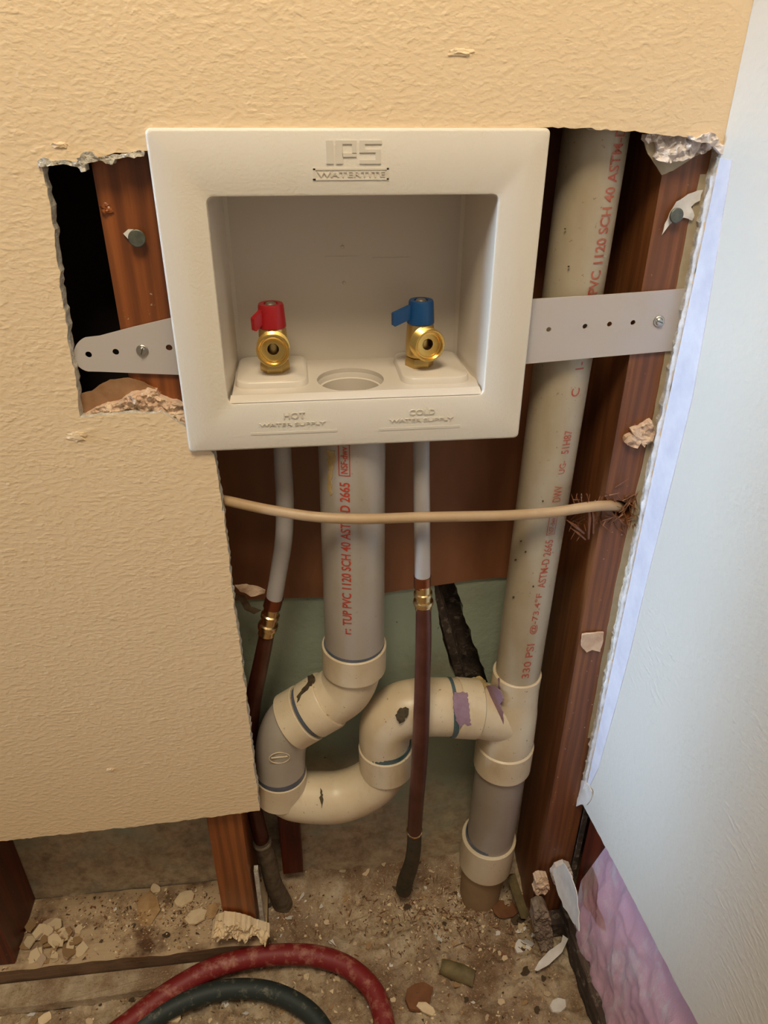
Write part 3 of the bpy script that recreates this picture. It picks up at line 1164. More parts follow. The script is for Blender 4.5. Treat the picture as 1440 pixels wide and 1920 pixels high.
rn = random.Random(4)
mass('plaster_crumbs', [(150, 786), (158, 776), (176, 766), (196, 758), (222, 752), (236, 742), (252, 734), (276, 728), (294, 731), (300, 742), (318, 750), (336, 754), (352, 760), (352, 800), (330, 790), (300, 776), (262, 772), (226, 772), (190, 778), (164, 786)],
     .0125, .006, .005, M_crumb, 'pinkish crumbled plaster along the bottom edge of the left opening', 'plaster', 3)
mass('plaster_crumbs', [(70, 302), (84, 294), (96, 300), (150, 303), (146, 296), (160, 284), (174, 284), (186, 296), (204, 292), (230, 288), (262, 282), (272, 284), (270, 292), (240, 294), (216, 298), (213, 308), (200, 306), (186, 300), (176, 304), (160, 308), (162, 320), (154, 322), (145, 312), (120, 306), (84, 312), (74, 314)],
     .0045, .009, .0035, M_gyp, 'broken plaster hanging from the top edge of the left opening', 'plaster', 5)
flat('paper_flap', [(1206, 262), (1214, 288), (1226, 306), (1240, 328), (1262, 320), (1280, 308), (1306, 292), (1330, 280), (1338, 262), (1280, 252), (1215, 248)], YB-.003, .001, M_tan,
     'tan torn paper under the plaster lump at the top of the red brown stud', 'paper', .0008)
mass('plaster_lump', [(1208, 252), (1206, 262), (1212, 268), (1228, 264), (1232, 278), (1226, 294), (1234, 302), (1252, 305), (1272, 301), (1290, 296), (1306, 284), (1316, 290), (1328, 280), (1340, 266), (1336, 254), (1280, 248), (1230, 246)],
     YB-.006, .004, .006, M_comp, 'grey white lump of joint compound at the top of the red brown stud', 'plaster', 8)
mass('plaster_crumbs', [(1290, 254), (1306, 258), (1316, 252), (1330, 248), (1344, 256), (1350, 268), (1362, 274), (1372, 284), (1378, 296), (1366, 300), (1352, 290), (1340, 276), (1328, 268), (1312, 268), (1296, 262)],
     YF-.001, .004, .003, M_comp, 'whitish torn plaster where the two walls meet above the corner', 'plaster', 12)
mass('plaster_lump', [(1172, 818), (1186, 812), (1182, 804), (1198, 800), (1212, 790), (1220, 786), (1222, 802), (1228, 812), (1218, 830), (1206, 836), (1200, 828), (1192, 838), (1180, 836), (1170, 828)],
     YB-.003, .003, .004, M_crumb, 'cream plaster lump on the red brown stud below the broad strap', 'plaster', 20)
flat('paper_scrap', [(1092, 1190), (1100, 1188), (1132, 1186), (1130, 1206), (1125, 1222), (1110, 1218), (1100, 1223), (1090, 1212)], YB-.003, .0022, M_crumb,
     'square cream plaster scrap low on the red brown stud', 'plaster', .0012)
crumble('wood_knot', [(198, 388, 16), (204, 394, 12), (196, 396, 10)], M_woodL, 'small knot of splintered wood near the top of the orange brown stud', 'wood knot', y=YB+.0005, seed=30)
flat('paper_scrap', [(440, 1096), (462, 1094), (498, 1104), (496, 1112), (470, 1118), (450, 1108)], .060, .0006, M_crumb,
     'curled tan paper scrap beside the left supply tube', 'paper', .003)
flat('paper_flap', [(437, 1112), (458, 1118), (470, 1138), (490, 1144), (476, 1150), (458, 1142), (450, 1126), (436, 1124)], .066, .0008, M_chipd,
     'dark curled paper strip behind the left supply tube', 'paper', .002)
flat('plaster_flake', [(1086, 1462), (1098, 1464), (1112, 1484), (1108, 1500), (1100, 1510), (1090, 1508), (1082, 1512), (1084, 1490)], XR-.001, .0015, M_whitep,
     'white torn flake at the lower tip of the corner', 'plaster', .001, plane='x', ragg=0)

# ------------------------------------------------------------------ drain pipes
YP = .046
dp = thing('drain_trap', P(665, 1500, y=YP), 'white plastic standpipe and looped trap under the outlet box', 'drain pipe')
spA, spB = P(659, 790, y=.040), P(665, 1210, y=YP)
r_top, r_bot = rad(P(660, 870, y=.040), 124), rad(P(664, 1180, y=YP), 112)
bm = bmesh.new()
tube(bm, [spA, spB], [r_top, r_bot], 48)
spipe = mk('standpipe', bm, M_pvcp, dp, 40)


def pxtube(bm, pts, per=8, seg=36, mi=0, cap=True):
    """pts = (px, py, width px, depth)"""
    c = [P(a_, b_, y=y_) for a_, b_, w_, y_ in pts]
    r = [rad(p, q[2]) for p, q in zip(c, pts)]
    tube(bm, c, r, seg, cap, per, mi)


def hub(bm, a, b, ra, seg=40, lip=.0012):
    """socket: a collar from a to b with rounded lips; a is the open mouth"""
    a, b = Vector(a), Vector(b)
    d = b-a
    L = d.length
    lathe(bm, [(.003, ra-.0052), (0, ra-.0050), (0, ra-.0008), (.0008, ra), (L-.001, ra), (L, ra-.0012), (L+.0016, ra-.004)], a, d, seg)


def ring(bm, a, d, r, h=.0022, th=.0009):
    lathe(bm, [(-h, r-.001), (-h, r+th*.5), (0, r+th), (h, r+th*.5), (h, r-.001)], a, d, 40)


# first elbow: mouth under the standpipe, turned down-left
def V(a_, b_, y_=YP):
    return P(a_, b_, y=y_)


bm = bmesh.new()
m1 = V(664, 1205)
hub(bm, m1, V(664, 1250), rad(m1, 121))
mk('elbow_hub', bm, M_pvc, dp, 40)
bm = bmesh.new()
pxtube(bm, [(664, 1232, 104, YP), (660, 1262, 104, YP), (646, 1290, 104, YP), (622, 1308, 104, YP), (600, 1321, 104, YP), (586, 1330, 106, YP)], 6)
elb = mk('upper_elbow', bm, M_pvc, dp, 40)
bm = bmesh.new()
c0, c1 = V(618, 1310), V(583, 1331)
lathe(bm, [(-.001, .0240), (0, rad(c0, 110)), (.002, rad(c0, 113)), ((c1-c0).length-.001, rad(c0, 112)), ((c1-c0).length, rad(c0, 106))], c0, c1-c0, 40)
mk('elbow_collar', bm, M_pvc, dp, 40)
# second elbow turned back down
bm = bmesh.new()
m2 = V(576, 1335)
hub(bm, m2, V(545, 1353), rad(m2, 112))
mk('elbow_hub', bm, M_pvc, dp, 40)
bm = bmesh.new()
pxtube(bm, [(560, 1345, 96, YP), (546, 1355, 98, YP), (534, 1374, 96, YP), (527, 1400, 94, YP), (526, 1430, 92, YP), (526, 1452, 92, YP)], 6)
mk('middle_elbow', bm, M_pvcp, dp, 40)
# U bend with a socket each end
bm = bmesh.new()
m3 = V(526, 1447)
hub(bm, m3, V(527, 1488), rad(m3, 97))
mk('bend_hub', bm, M_pvc, dp, 40)
bm = bmesh.new()
pxtube(bm, [(527, 1470, 86, YP), (532, 1478, 88, YP), (552, 1490, 92, YP), (590, 1494, 94, YP), (632, 1494, 94, YP), (672, 1482, 92, YP), (704, 1462, 90, YP), (720, 1440, 88, YP), (723, 1415, 88, YP)], 6)
ub = mk('u_bend', bm, M_pvc, dp, 40)
bm = bmesh.new()
m4 = V(723, 1397)
hub(bm, m4, V(724, 1440), rad(m4, 102))
mk('bend_hub', bm, M_pvc, dp, 40)
# third elbow, up and over to the tee
bm = bmesh.new()
pxtube(bm, [(722, 1405, 92, YP), (721, 1380, 96, YP), (728, 1352, 102, YP), (750, 1334, 106, YP), (778, 1327, 108, YP), (805, 1325, 108, YP), (838, 1325, 108, YP), (852, 1326, 106, YP)], 6)
el3 = mk('outlet_elbow', bm, M_pvc, dp, 40)
# primer rings
bm = bmesh.new()
ring(bm, m1-Vector((0, 0, -.001)), m1-V(664, 1250), r_bot, .0022)
mk('primer_ring', bm, M_primer, dp, 40)
bm = bmesh.new()
ring(bm, V(582, 1332), c1-c0, rad(c0, 103), .003, .001)
mk('primer_ring', bm, M_primer, dp, 40)
bm = bmesh.new()
ring(bm, V(526, 1444), (0, 0, 1), rad(m3, 91), .0045, .0008)
mk('primer_ring', bm, M_primer, dp, 40)['label'] = 'blue grey primer ring'
bm = bmesh.new()
ring(bm, m4+Vector((0, 0, .002)), (0, 0, 1), rad(m4, 93), .005, .0008)
mk('primer_ring', bm, M_primt, dp, 40)['label'] = 'teal primer ring'
bm = bmesh.new()
ring(bm, V(845, 1326), (1, 0, 0), rad(m4, 105), .003, .0016)
mk('primer_ring', bm, M_primt, dp, 40)['label'] = 'teal primer ring'


def on_tube(bm, a_, b_, w_, h_, depth, seed, ctr=None, R=None, th=.0008):
    """thin dried blotch lying on the surface of a pipe"""
    pass


def decal(name, outline, axis_a, axis_b, R, m, parent, th=.0006, ragg=.0008):
    """blotch of dried liquid wrapped on a straight pipe: project outline pixels onto the cylinder"""
    A, B = Vector(axis_a), Vector(axis_b)
    d = (B-A).normalized()

    def hit(a_, b_, R_):
        r = (Fw+Rt*((a_-720)/FPX)+Up*((960-b_)/FPX)).normalized()
        o = CAM-A
        r1 = r-d*r.dot(d)
        o1 = o-d*o.dot(d)
        qa, qb, qc = r1.dot(r1), 2*r1.dot(o1), o1.dot(o1)-R_*R_
        D = qb*qb-4*qa*qc
        t = (-qb-sqrt(max(D, 0)))/(2*qa)
        return CAM+r*t
    bm = bmesh.new()
    # fill in 2D then map
    pts = []
    N = len(outline)
    jj = min(1.7, .12*max(abs(outline[0][1]-q[1]) for q in outline))
    for i in range(N):
        p, q = outline[i], outline[(i+1) % N]
        L = math.hypot(q[0]-p[0], q[1]-p[1])
        k = max(1, int(L/4))
        for j in range(k):
            t = j/k
            pts.append((p[0]+(q[0]-p[0])*t+random.uniform(-jj, jj), p[1]+(q[1]-p[1])*t+random.uniform(-jj, jj)))
    vs = [bm.verts.new((x_, y_, 0)) for x_, y_ in pts]
    es = [bm.edges.new((vs[k], vs[(k+1) % len(vs)])) for k in range(len(vs))]
    bmesh.ops.triangle_fill(bm, edges=es, use_beauty=True)
    long = [e for e in bm.edges if e.calc_length() > 6]
    if long:
        bmesh.ops.subdivide_edges(bm, edges=long, cuts=3)
    bmesh.ops.triangulate(bm, faces=bm.faces)
    for v in bm.verts:
        v.co = hit(v.co.x, v.co.y, R+th)
    fs = list(bm.faces)
    ex = bmesh.ops.extrude_face_region(bm, geom=fs)
    for g in ex['geom']:
        if isinstance(g, bmesh.types.BMVert):
            q = g.co-A
            ax = q-d*q.dot(d)
            g.co -= ax.normalized()*(th+.0004)
    return mk(name, bm, m, parent, True)


# the dirt marks on the trap
uA, uB = V(790, 1327), V(850, 1326)
Rarm = rad(uA, 108)
decal('dirt_spot', [(742, 1342), (748, 1330), (760, 1325), (768, 1330), (764, 1344), (758, 1352), (750, 1356), (744, 1350)], V(700, 1327), V(790, 1327), Rarm+.0012, M_black, dp)
decal('dirt_spot', [(601, 1478), (606, 1490), (606, 1508), (603, 1515), (600, 1500)], V(590, 1494), V(632, 1494), rad(V(600, 1490), 95)+.0004, M_black, dp)
decal('dirt_spot', [(578, 1268), (586, 1262), (590, 1272), (584, 1284), (572, 1296), (562, 1304), (558, 1316), (556, 1305), (566, 1292), (576, 1282)], c0, c1, rad(c0, 114), M_black, dp)
# moulded marks
for a_, b_, w_ in ((524, 1421, 38),):
    c = V(a_, b_, YP-rad(V(a_, b_), 92)-.0002)
    bm = bmesh.new()
    rr = rad(c, w_)/1.0
    for k in range(1):
        rg_ = circle(c, rr, 28, (1, 0, 0), (0, 0, 1), rr*.75)
        tube(bm, rg_+[rg_[0], rg_[1]], .0006, 6, False)
        tube(bm, [c+Vector((-rr*.8, -.0002, .001)), c+Vector((rr*.8, -.0002, .0015))], .0009, 6)
    mk('moulded_mark', bm, M_pvc, dp, True)

# supply text on pipes


def pipe_text(bm, s, A, B, rA, rB, pya, pyb, h, phi0, phi1=None, off=.00035, frame=False):
    """lettering printed along a near-vertical pipe from pixel row pya up to pyb"""
    A, B = Vector(A), Vector(B)

    def zrow(py):
        lo_, hi_ = 0.0, 1.0
        for _ in range(40):
            m = (lo_+hi_)/2
            p = A.lerp(B, m)+Vector((0, -rA, 0))
            d = p-CAM
            row = 960-FPX*d.dot(Up)/d.dot(Fw)
            if row < py:
                lo_ = m
            else:
                hi_ = m
        return (lo_+hi_)/2
    ta, tb = zrow(pya), zrow(pyb)
    t = text_mesh(s, 0, .014)
    if frame:
        for x0_, y0_, x1_, y1_ in ((-.1, -.35, 1.1, -.22), (-.1, 1.22, 1.1, 1.35), (-.1, -.35, -.07, 1.35), (1.07, -.35, 1.1, 1.35)):
            vv = [t.verts.new(p) for p in ((x0_, y0_, 0), (x1_, y0_, 0), (x1_, y1_, 0), (x0_, y1_, 0))]
            t.faces.new(vv)
    for k in range(-1, 4):
        bmesh.ops.bisect_plane(t, geom=list(t.verts)+list(t.edges)+list(t.faces), plane_co=(0, .05+k*.3, 0), plane_no=(0, 1, 0))
    # a drop of ink thickness
    for v in t.verts:
        tt = ta+(tb-ta)*v.co.x
        c = A.lerp(B, tt)
        r = rA+(rB-rA)*tt+off
        p0 = phi0+((phi1 if phi1 is not None else phi0)-phi0)*tt
        ph = p0-(v.co.y-.5)*h/r
        v.co = c+Vector((sin(ph)*r, -cos(ph)*r, 0))
    merge(bm, t)


bm = bmesh.new()
pipe_text(bm, 'TUP PVC 1120 SCH 40 ASTM-D 2665', spA, spB, r_top, r_bot, 1172, 905, .0094, -.30)
pipe_text(bm, 'r:', spA, spB, r_top, r_bot, 1188, 1178, .0060, -.27)
mk('printed_lettering', bm, M_ink, spipe)['label'] = 'orange red printed lettering'
bm = bmesh.new()
pipe_text(bm, 'NSF-dwv', spA, spB, r_top, r_bot, 888, 838, .0062, -.30, frame=True)
mk('printed_lettering', bm, M_ink, spipe)['label'] = 'orange red printed lettering'
decal('glue_drip', [(611, 845), (628, 845), (626, 870), (621, 900), (622, 925), (618, 930), (614, 905), (616, 875)], spA, spB, r_top, M_glue, dp)

vs_ = thing('vent_stack', P(918, 1640, y=.05), 'cream vent pipe running down through a tee into the floor, right of the trap', 'vent pipe')
YV = .050
vA, vB = P(1136, 120, y=.046), P(969, 1270, y=YV)
rvA, rvB = rad(P(1120, 250, y=.046), 124), rad(P(970, 1240, y=YV), 83)
bm = bmesh.new()
tube(bm, [vA, vB], [rvA, rvB], 48)
vp = mk('vent_pipe', bm, M_vent, vs_, 40)
args = (vA, vB, rvA, rvB)


def ph(t):
    return (.46, .02)


for s, a_, b_, h, fr in (('330 PSI', 1272, 1208, .0085, 0), ('@-73.4\u00b0F', 1190, 1113, .0085, 0), ('ASTM-D 2665', 1103, 1013, .0085, 0), ('NSF-dwv', 1001, 972, .0052, 1), ('DWV', 942, 912, .0085, 0),
                         ('UG-', 890, 865, .0065, 0), ('51H87', 852, 808, .0080, 0), ('C', 745, 729, .0085, 0), ('1-', 694, 680, .0085, 0), ('PVC 1120 SCH 40 ASTM-D', 553, 236, .0098, 0)):
    bm = bmesh.new()
    pipe_text(bm, s, *args, a_, b_, h, .44, -.02, frame=bool(fr))
    mk('printed_lettering', bm, M_ink2, vp)['label'] = 'faded red printed lettering'

# tee
bm = bmesh.new()
t1, t2 = V(970, 1258, YV), V(963, 1303, YV)
hub(bm, t1, t2, rad(t1, 91))
mk('tee_hub', bm, M_pvc, vs_, 40)
bm = bmesh.new()
pxtube(bm, [(968, 1285, 86, YV), (961, 1312, 94, YV), (957, 1330, 100, YV), (950, 1370, 104, YV), (947, 1388, 102, YV), (945, 1400, 96, YV)], 4, 40)
tb = mk('tee_body', bm, M_pvc, vs_, 40)
bm = bmesh.new()
pxtube(bm, [(853, 1326, 100, YP), (880, 1328, 104, YP+.002), (915, 1334, 104, YV), (950, 1342, 100, YV)], 4, 40)
ta_ = mk('tee_branch', bm, M_pvc, vs_, 40)
bm = bmesh.new()
hub(bm, V(852, 1326), V(893, 1329, YP), rad(V(870, 1326), 112))
mk('branch_hub', bm, M_pvc, vs_, 40)
bm = bmesh.new()
t3, t4 = V(941, 1432, YV), V(947, 1390, YV)
hub(bm, t3, t4, rad(t3, 106))
mk('tee_hub', bm, M_pvc, vs_, 40)
# lower pipe, coupling and stub
bm = bmesh.new()
lpA, lpB = V(943, 1415, YV), V(914, 1600, .056)
tube(bm, [lpA, lpB], [rad(lpA, 96), rad(lpB, 84)], 44)
mk('lower_pipe', bm, M_low, vs_, 40)
bm = bmesh.new()
k1, k2 = V(917, 1566, .056), V(910, 1615, .058)
hub(bm, k1, k2, rad(k1, 101))
mk('coupling', bm, M_pvc, vs_, 40)
bm = bmesh.new()
s1, s2 = V(909, 1605, .058), Vector((.172, .064, -.002))
tube(bm, [s1, s2], [rad(s1, 80), rad(s1, 78)], 40)
mk('pipe_stub', bm, M_stub, vs_, 40)
bm = bmesh.new()
ring(bm, k1+Vector((0, 0, .003)), lpA-lpB, rad(k1, 87), .003, .0006)
mk('primer_ring', bm, M_primer, vs_, 40)
bA, bB = V(853, 1327, YP), V(950, 1340, YV)
decal('purple_stain', [(852, 1298), (880, 1298), (888, 1310), (887, 1335), (889, 1352), (880, 1362), (872, 1358), (862, 1364), (856, 1350), (850, 1330)], bA, bB, rad(bA, 113), M_purple, vs_)
decal('purple_stain', [(905, 1292), (922, 1284), (940, 1296), (944, 1312), (936, 1320), (943, 1336), (944, 1358), (936, 1384), (934, 1372), (938, 1346), (931, 1338), (929, 1364), (924, 1370), (927, 1342), (915, 1330), (908, 1314), (898, 1308)],
      V(962, 1320, YV), V(950, 1370, YV), rad(V(955, 1340, YV), 108)+.001, M_purple, vs_)
decal('glue_smear', [(880, 1272), (900, 1268), (916, 1282), (908, 1296), (896, 1300), (886, 1292)], bA, bB, rad(bA, 112), M_glue, vs_)
for a_, b_ in ((1059, 429), (1066, 500), (1018, 940), (985, 1035), (966, 1050), (962, 1120), (1000, 1100), (976, 1015)):
    c = (a_, b_)
    decal('dirt_spot', [(a_-1.2, b_-1.2), (a_+1.2, b_-1), (a_+1.6, b_+.5), (a_, b_+1.6), (a_-1.6, b_+.5)], vA, vB, (rvA+rvB)/2+.0006+(.0012 if b_ < 600 else 0), M_black, vs_)
decal('purple_drip', [(934, 1272), (937, 1272), (937, 1290), (934, 1292)], t1, t2, rad(t1, 92), M_purple, vs_)

# ------------------------------------------------------------------ supply lines


def supply(label, tubep, cring, coup, copper, lower, mlow):
    t = thing('supply_line', P(*lower[-1][:2], y=lower[-1][3]), label, 'water pipe', 'supply pipes under the outlet box')
    bm = bmesh.new()
    pxtube(bm, tubep, 8, 24)
    mk('plastic_tube', bm, M_pex, t, 40)
    bm = bmesh.new()
    pxtube(bm, cring, 0, 24)
    mk('crimp_ring', bm, M_crimp, t, 40)
    A, B = P(coup[0], coup[1], y=coup[4]), P(coup[2], coup[3], y=coup[4])
    r = rad(A, 30)
    L = (B-A).length
    bm = bmesh.new()
    lathe(bm, [(0, r*.8), (.0004, r*1.0), (L*.28, r*1.0), (L*.31, r*1.18), (L*.40, r*1.2), (L*.43, r*1.02), (L*.60, r*1.02), (L*.63, r*1.25), (L*.70, r*1.32), (L*.78, r*1.25), (L*.82, r*1.05), (L*.97, r*1.08), (L, r*.9)], A, B-A, 28)
    mk('brass_coupling', bm, M_nick, t, 30)
    bm = bmesh.new()
    pxtube(bm, copper, 8, 24)
    mk('copper_pipe', bm, M_copper, t, 40)
    # soldered joint
    bm = bmesh.new()
    pxtube(bm, lower, 6, 24)
    mk('lower_pipe', bm, mlow, t, 40)
    c, c2 = P(*lower[0][:2], y=lower[0][3]), P(*lower[1][:2], y=lower[1][3])
    bm = bmesh.new()
    lathe(bm, [(-.003, rad(c, lower[0][2])*.95), (-.002, rad(c, lower[0][2])*1.12), (.0, rad(c, lower[0][2])*1.16), (.002, rad(c, lower[0][2])*1.0)], c, c2-c, 24)
    mk('solder_joint', bm, M_nick if mlow is M_verd else M_oldcop, t, 40)
    return t


supply('left supply pipe, white tube curving into dark copper beside the cut drywall',
       [(528, 800, 33, .050), (530, 860, 34, .050), (534, 940, 34, .050), (532, 1010, 33, .050), (523, 1070, 32, .050), (515, 1118, 31, .050), (511, 1140, 30, .050)],
       [(515, 1120, 34, .050), (510, 1138, 34, .050)], (511, 1134, 499, 1190, .050),
       [(502, 1180, 28, .050), (490, 1240, 30, .056), (474, 1320, 31, .066), (467, 1400, 30, .072), (468, 1470, 29, .072), (480, 1530, 28, .068), (494, 1588, 28, .064)],
       [(492, 1580, 31, .060), (503, 1615, 32, .062), (512, 1655, 32, .066), (527, 1688, 36, .072), (534, 1705, 38, .074)], M_oldcop)
supply('right supply pipe, straight white tube above dark copper in front of the trap',
       [(790, 790, 31, .036), (790, 860, 31, .034), (791, 960, 31, .028), (792, 1040, 30, .022), (792, 1085, 30, .019)],
       [(792, 1080, 33, .019), (792, 1100, 33, .018)], (793, 1096, 794, 1142, .017),
       [(794, 1138, 29, .016), (794, 1200, 30, .012), (792, 1280, 30, .006), (790, 1350, 31, .003), (786, 1430, 30, .006), (780, 1510, 28, .016), (777, 1562, 27, .028)],
       [(777, 1558, 27, .028), (776, 1590, 27, .034), (771, 1620, 28, .046), (760, 1652, 30, .056), (757, 1668, 30, .060)], M_verd)

# electrical cable sagging across the opening
bm = bmesh.new()
c = [(395, 934, .030), (430, 940, .022), (500, 955, .010), (590, 969, .001), (680, 973, .000), (780, 970, .003), (880, 968, .006), (960, 966, .008), (1040, 960, .011), (1100, 951, .011), (1140, 948, .014), (1163, 951, .028), (1172, 957, .058)]
pp = [P(a_, b_, y=y_) for a_, b_, y_ in c]
rr = [rad(p, 20) for p in pp]
tube(bm, pp, rr, 16, True, 8)
for v in bm.verts:
    pass
tag(mk('electrical_cable', bm, M_cable, None, True), 'beige cable sagging across the pipes into the splintered stud', 'cable')

# ------------------------------------------------------------------ hoses
def hose(pts, wpx, m, label):
    bm = bmesh.new()
    c = [P(a_, b_, z=z_) for a_, b_, z_ in pts]
    tube(bm, c, rad(P(500, 1800, z=.03), wpx), 24, True, 10)
    tag(mk('rubber_hose', bm, m, None, True), label, 'hose')


hose([(60, 2060, .018), (150, 1985, .020), (232, 1925, .022), (300, 1872, .024), (380, 1824, .026), (450, 1800, .027), (520, 1790, .028), (590, 1792, .028), (650, 1812, .027), (696, 1852, .026), (718, 1905, .024), (722, 1960, .022), (716, 2020, .020)],
     37, M_hred, 'dusty red rubber hose looping across the floor')
hose([(120, 2050, .016), (200, 1975, .017), (268, 1922, .018), (330, 1885, .019), (390, 1862, .020), (445, 1854, .020), (500, 1858, .020), (548, 1876, .020), (588, 1906, .019), (615, 1950, .018), (630, 2010, .017)],
     34, M_hgrn, 'dark green rubber hose curving inside the red one')

# ------------------------------------------------------------------ rubble


def chip_mesh(r, th, seed, m, jag=.35, long_=1.0):
    rnd = random.Random(seed)
    bm = bmesh.new()
    n_ = rnd.randint(6, 11)
    lp = []
    for k in range(n_):
        a = 2*pi*k/n_
        q = r*(1+rnd.uniform(-jag, jag))
        lp.append(Vector((cos(a)*q*long_, sin(a)*q/sqrt(long_), th/2)))
    slab(bm, [lp], (0, 0, -th), r*.08, 0, 0, 0)
    bmesh.ops.recalc_face_normals(bm, faces=bm.faces)
    me = bpy.data.meshes.new('plaster_chip')
    bm.to_mesh(me)
    bm.free()
    me.materials.append(m)
    return me


def ground(a_, b_):
    """floor or sill point below a pixel"""
    p = P(a_, b_, z=SILL)
    if -1.1 < p.x < -.13 and .010 < p.y < .103:
        return p+Vector((0, 0, .001)), True
    p = P(a_, b_, z=0.0)
    for _ in range(4):
        p = P(a_, b_, z=fh(p.x, p.y))
    return p, False


def put_chip(name, me, a_, b_, label, cat, group=None, rz=None, tilt=.25, lift=0.0):
    p, s_ = ground(a_, b_)
    o = bpy.data.objects.new(name, me)
    o.location = p+Vector((0, 0, lift))
    o.rotation_euler = (random.uniform(-tilt, tilt), random.uniform(-tilt, tilt), random.uniform(0, 6.28) if rz is None else rz)
    COL.objects.link(o)
    tag(o, label, cat, group)
    return o


for i, (a_, b_, wpx, m, th, lg, rz, lb) in enumerate((
        (278, 1706, 52, M_chip2, .0016, 1.25, 1.6, 'large ochre plaster flake on the sill in the left bay'),
        (345, 1687, 30, M_chip, .0030, 1.1, .3, 'pale pentagonal plaster chip right of the ochre flake'),
        (368, 1722, 34, M_chip, .0030, 1.15, .4, 'cream plaster chip on the sill, nearest to the foot of the orange stud'),
        (292, 1668, 16, M_chip, .0030, 1.3, -.9, 'small cream chip behind the ochre flake'),
        (396, 1712, 24, M_chip2, .0030, 1.2, 1.2, 'tan chip leaning against the left side of the stud foot'),
        (268, 1634, 14, M_chip, .0020, 1.6, 1.3, 'narrow chip at the foot of the dusty green board, left bay'),
        (70, 1662, 26, M_chip, .0030, 1.3, 1.9, 'cream chip leaning behind the leftmost stud'),
        (828, 1576, 26, M_chip, .0030, 1.2, .4, 'tan plaster chip beside the right supply pipe'),
        (685, 1636, 15, M_chip, .0030, 1.1, .4, 'small pale chip on the floor below the trap'),
        (975, 1776, 24, M_whitep, .0030, 1.2, .9, 'white plaster chip on the floor left of the pointed paper strip'),
        (988, 1718, 20, M_crumb, .0050, 1.2, .9, 'pinkish chip in front of the red stud foot'),
        (1045, 1886, 26, M_whitep, .0030, 1.2, .4, 'white and tan chip at the foot of the rotten sill'),
        (786, 1871, 50, M_chipb, .0040, 1.05, .4, 'round flat brown wood disc on the floor'),
        (612, 1582, 24, M_chipd, .0030, 1.8, .8, 'dark bark sliver on the dust below the trap'),
        (700, 1582, 30, M_chip, .0060, 1.5, -.7, 'cream chunk in the dark hollow below the trap'),
        (688, 1572, 46, M_chipd, .0020, 1.6, -.7, 'dark flake painted in for the shaded hollow under the cream chunk below the trap'),  # dark flake drawn in place of the shade in the hollow
        (945, 1706, 40, M_chipb, .0030, 1.1, .1, 'square brown wood piece in the rubble by the pipe stub'),
        (800, 1893, 22, M_chip, .0030, 1.7, -.5, 'pale slender chip in front of the brown disc'),
        (325, 1905, 24, M_chip, .0030, 1.3, -.5, 'cream chip inside the dark green hose'),
        (86, 1912, 20, M_chip, .0030, 1.2, .6, 'cream chip lying left of the hoses'))):
    p, _ = ground(a_, b_)
    put_chip('plaster_chip', chip_mesh(rad(p, wpx)*1.05, th, 100+i, m, .22, lg), a_, b_, lb, 'chip', None, rz, .15, th*.6)

# paper strips of the right-hand corner
flat('paper_scrap', [(1002, 1820), (1010, 1804), (1030, 1782), (1052, 1768), (1055, 1754), (1065, 1762), (1054, 1786), (1030, 1808), (1008, 1822)], .022, .0006, M_whitep,
     'pointed cream paper strip lying on the floor in front of the rotten sill', 'paper', .0015, plane='z')
flat('paper_scrap', [(1044, 1628), (1062, 1618), (1074, 1640), (1084, 1672), (1088, 1710), (1092, 1745), (1078, 1730), (1060, 1700), (1050, 1668)], .250, .0010, M_whitep,
     'long white torn paper tongue standing on the rotten sill', 'paper', .002, plane='x')
mass('plaster_lump', [(1002, 1648), (1010, 1643), (1026, 1644), (1029, 1656), (1031, 1668), (1022, 1675), (1004, 1676), (1000, 1668), (1005, 1660)], .000, .008, .004, M_crumb,
     'pinkish plaster lump on the splintered sill end', 'plaster', 41)
mass('plaster_lump', [(1034, 1640), (1042, 1626), (1058, 1620), (1070, 1626), (1074, 1638), (1066, 1652), (1058, 1664), (1046, 1666), (1038, 1656)], .006, .007, .004, M_comp,
     'grey plaster lump at the foot of the corner stud', 'plaster', 47)
mass('plaster_lump', [(1000, 1702), (1010, 1696), (1022, 1698), (1030, 1716), (1034, 1740), (1036, 1766), (1028, 1784), (1014, 1778), (1004, 1756), (998, 1728)], -.020, .012, .006, M_rubble,
     'dark crumbling lump between the stud foot and the rotten sill', 'rubble', 61)

mass('plaster_lump', [(398, 1740), (404, 1730), (420, 1722), (440, 1724), (462, 1730), (484, 1738), (506, 1746), (498, 1752), (478, 1750), (462, 1756), (440, 1754), (424, 1760), (406, 1758), (398, 1750)],
     .004, .010, .009, M_chip, 'splintered cream plaster slab at the foot of the orange brown stud', 'plaster', 51)
# the little roll of wood
bm = bmesh.new()
a0, _ = ground(826, 1818)
a1, _ = ground(888, 1842)
up = Vector((0, 0, .009))
tube(bm, [a0+up, a0.lerp(a1, .15)+up, a0.lerp(a1, .6)+up, a1+up], [.0085, .0105, .0110, .0100], 18)
for v in bm.verts:
    v.co += Vector((noise.noise(v.co*90), noise.noise(v.co*90+Vector((5, 5, 5))), noise.noise(v.co*80)))*.0015
tag(mk('wood_plug', bm, M_olive, None, True), 'olive brown cylindrical wood plug lying on the floor', 'wood plug')

# flooring edge in front of the left sill
bm = bmesh.new()
pts = [P(-300, 1935, z=.016), P(0, 1893, z=.016), P(160, 1874, z=.016), P(330, 1848, z=.016), P(390, 1828, z=.016)]
pts = ragged(pts, .006, .0012)
bk = [Vector((p.x, .006, .016)) for p in (pts[-1], pts[0])]
slab(bm, [pts+bk], (0, 0, -.014), 0, 0, 0, 0)
tag(mk('floor_underlay', bm, M_floor), 'dusty step of old flooring in front of the left sill', kind='structure')

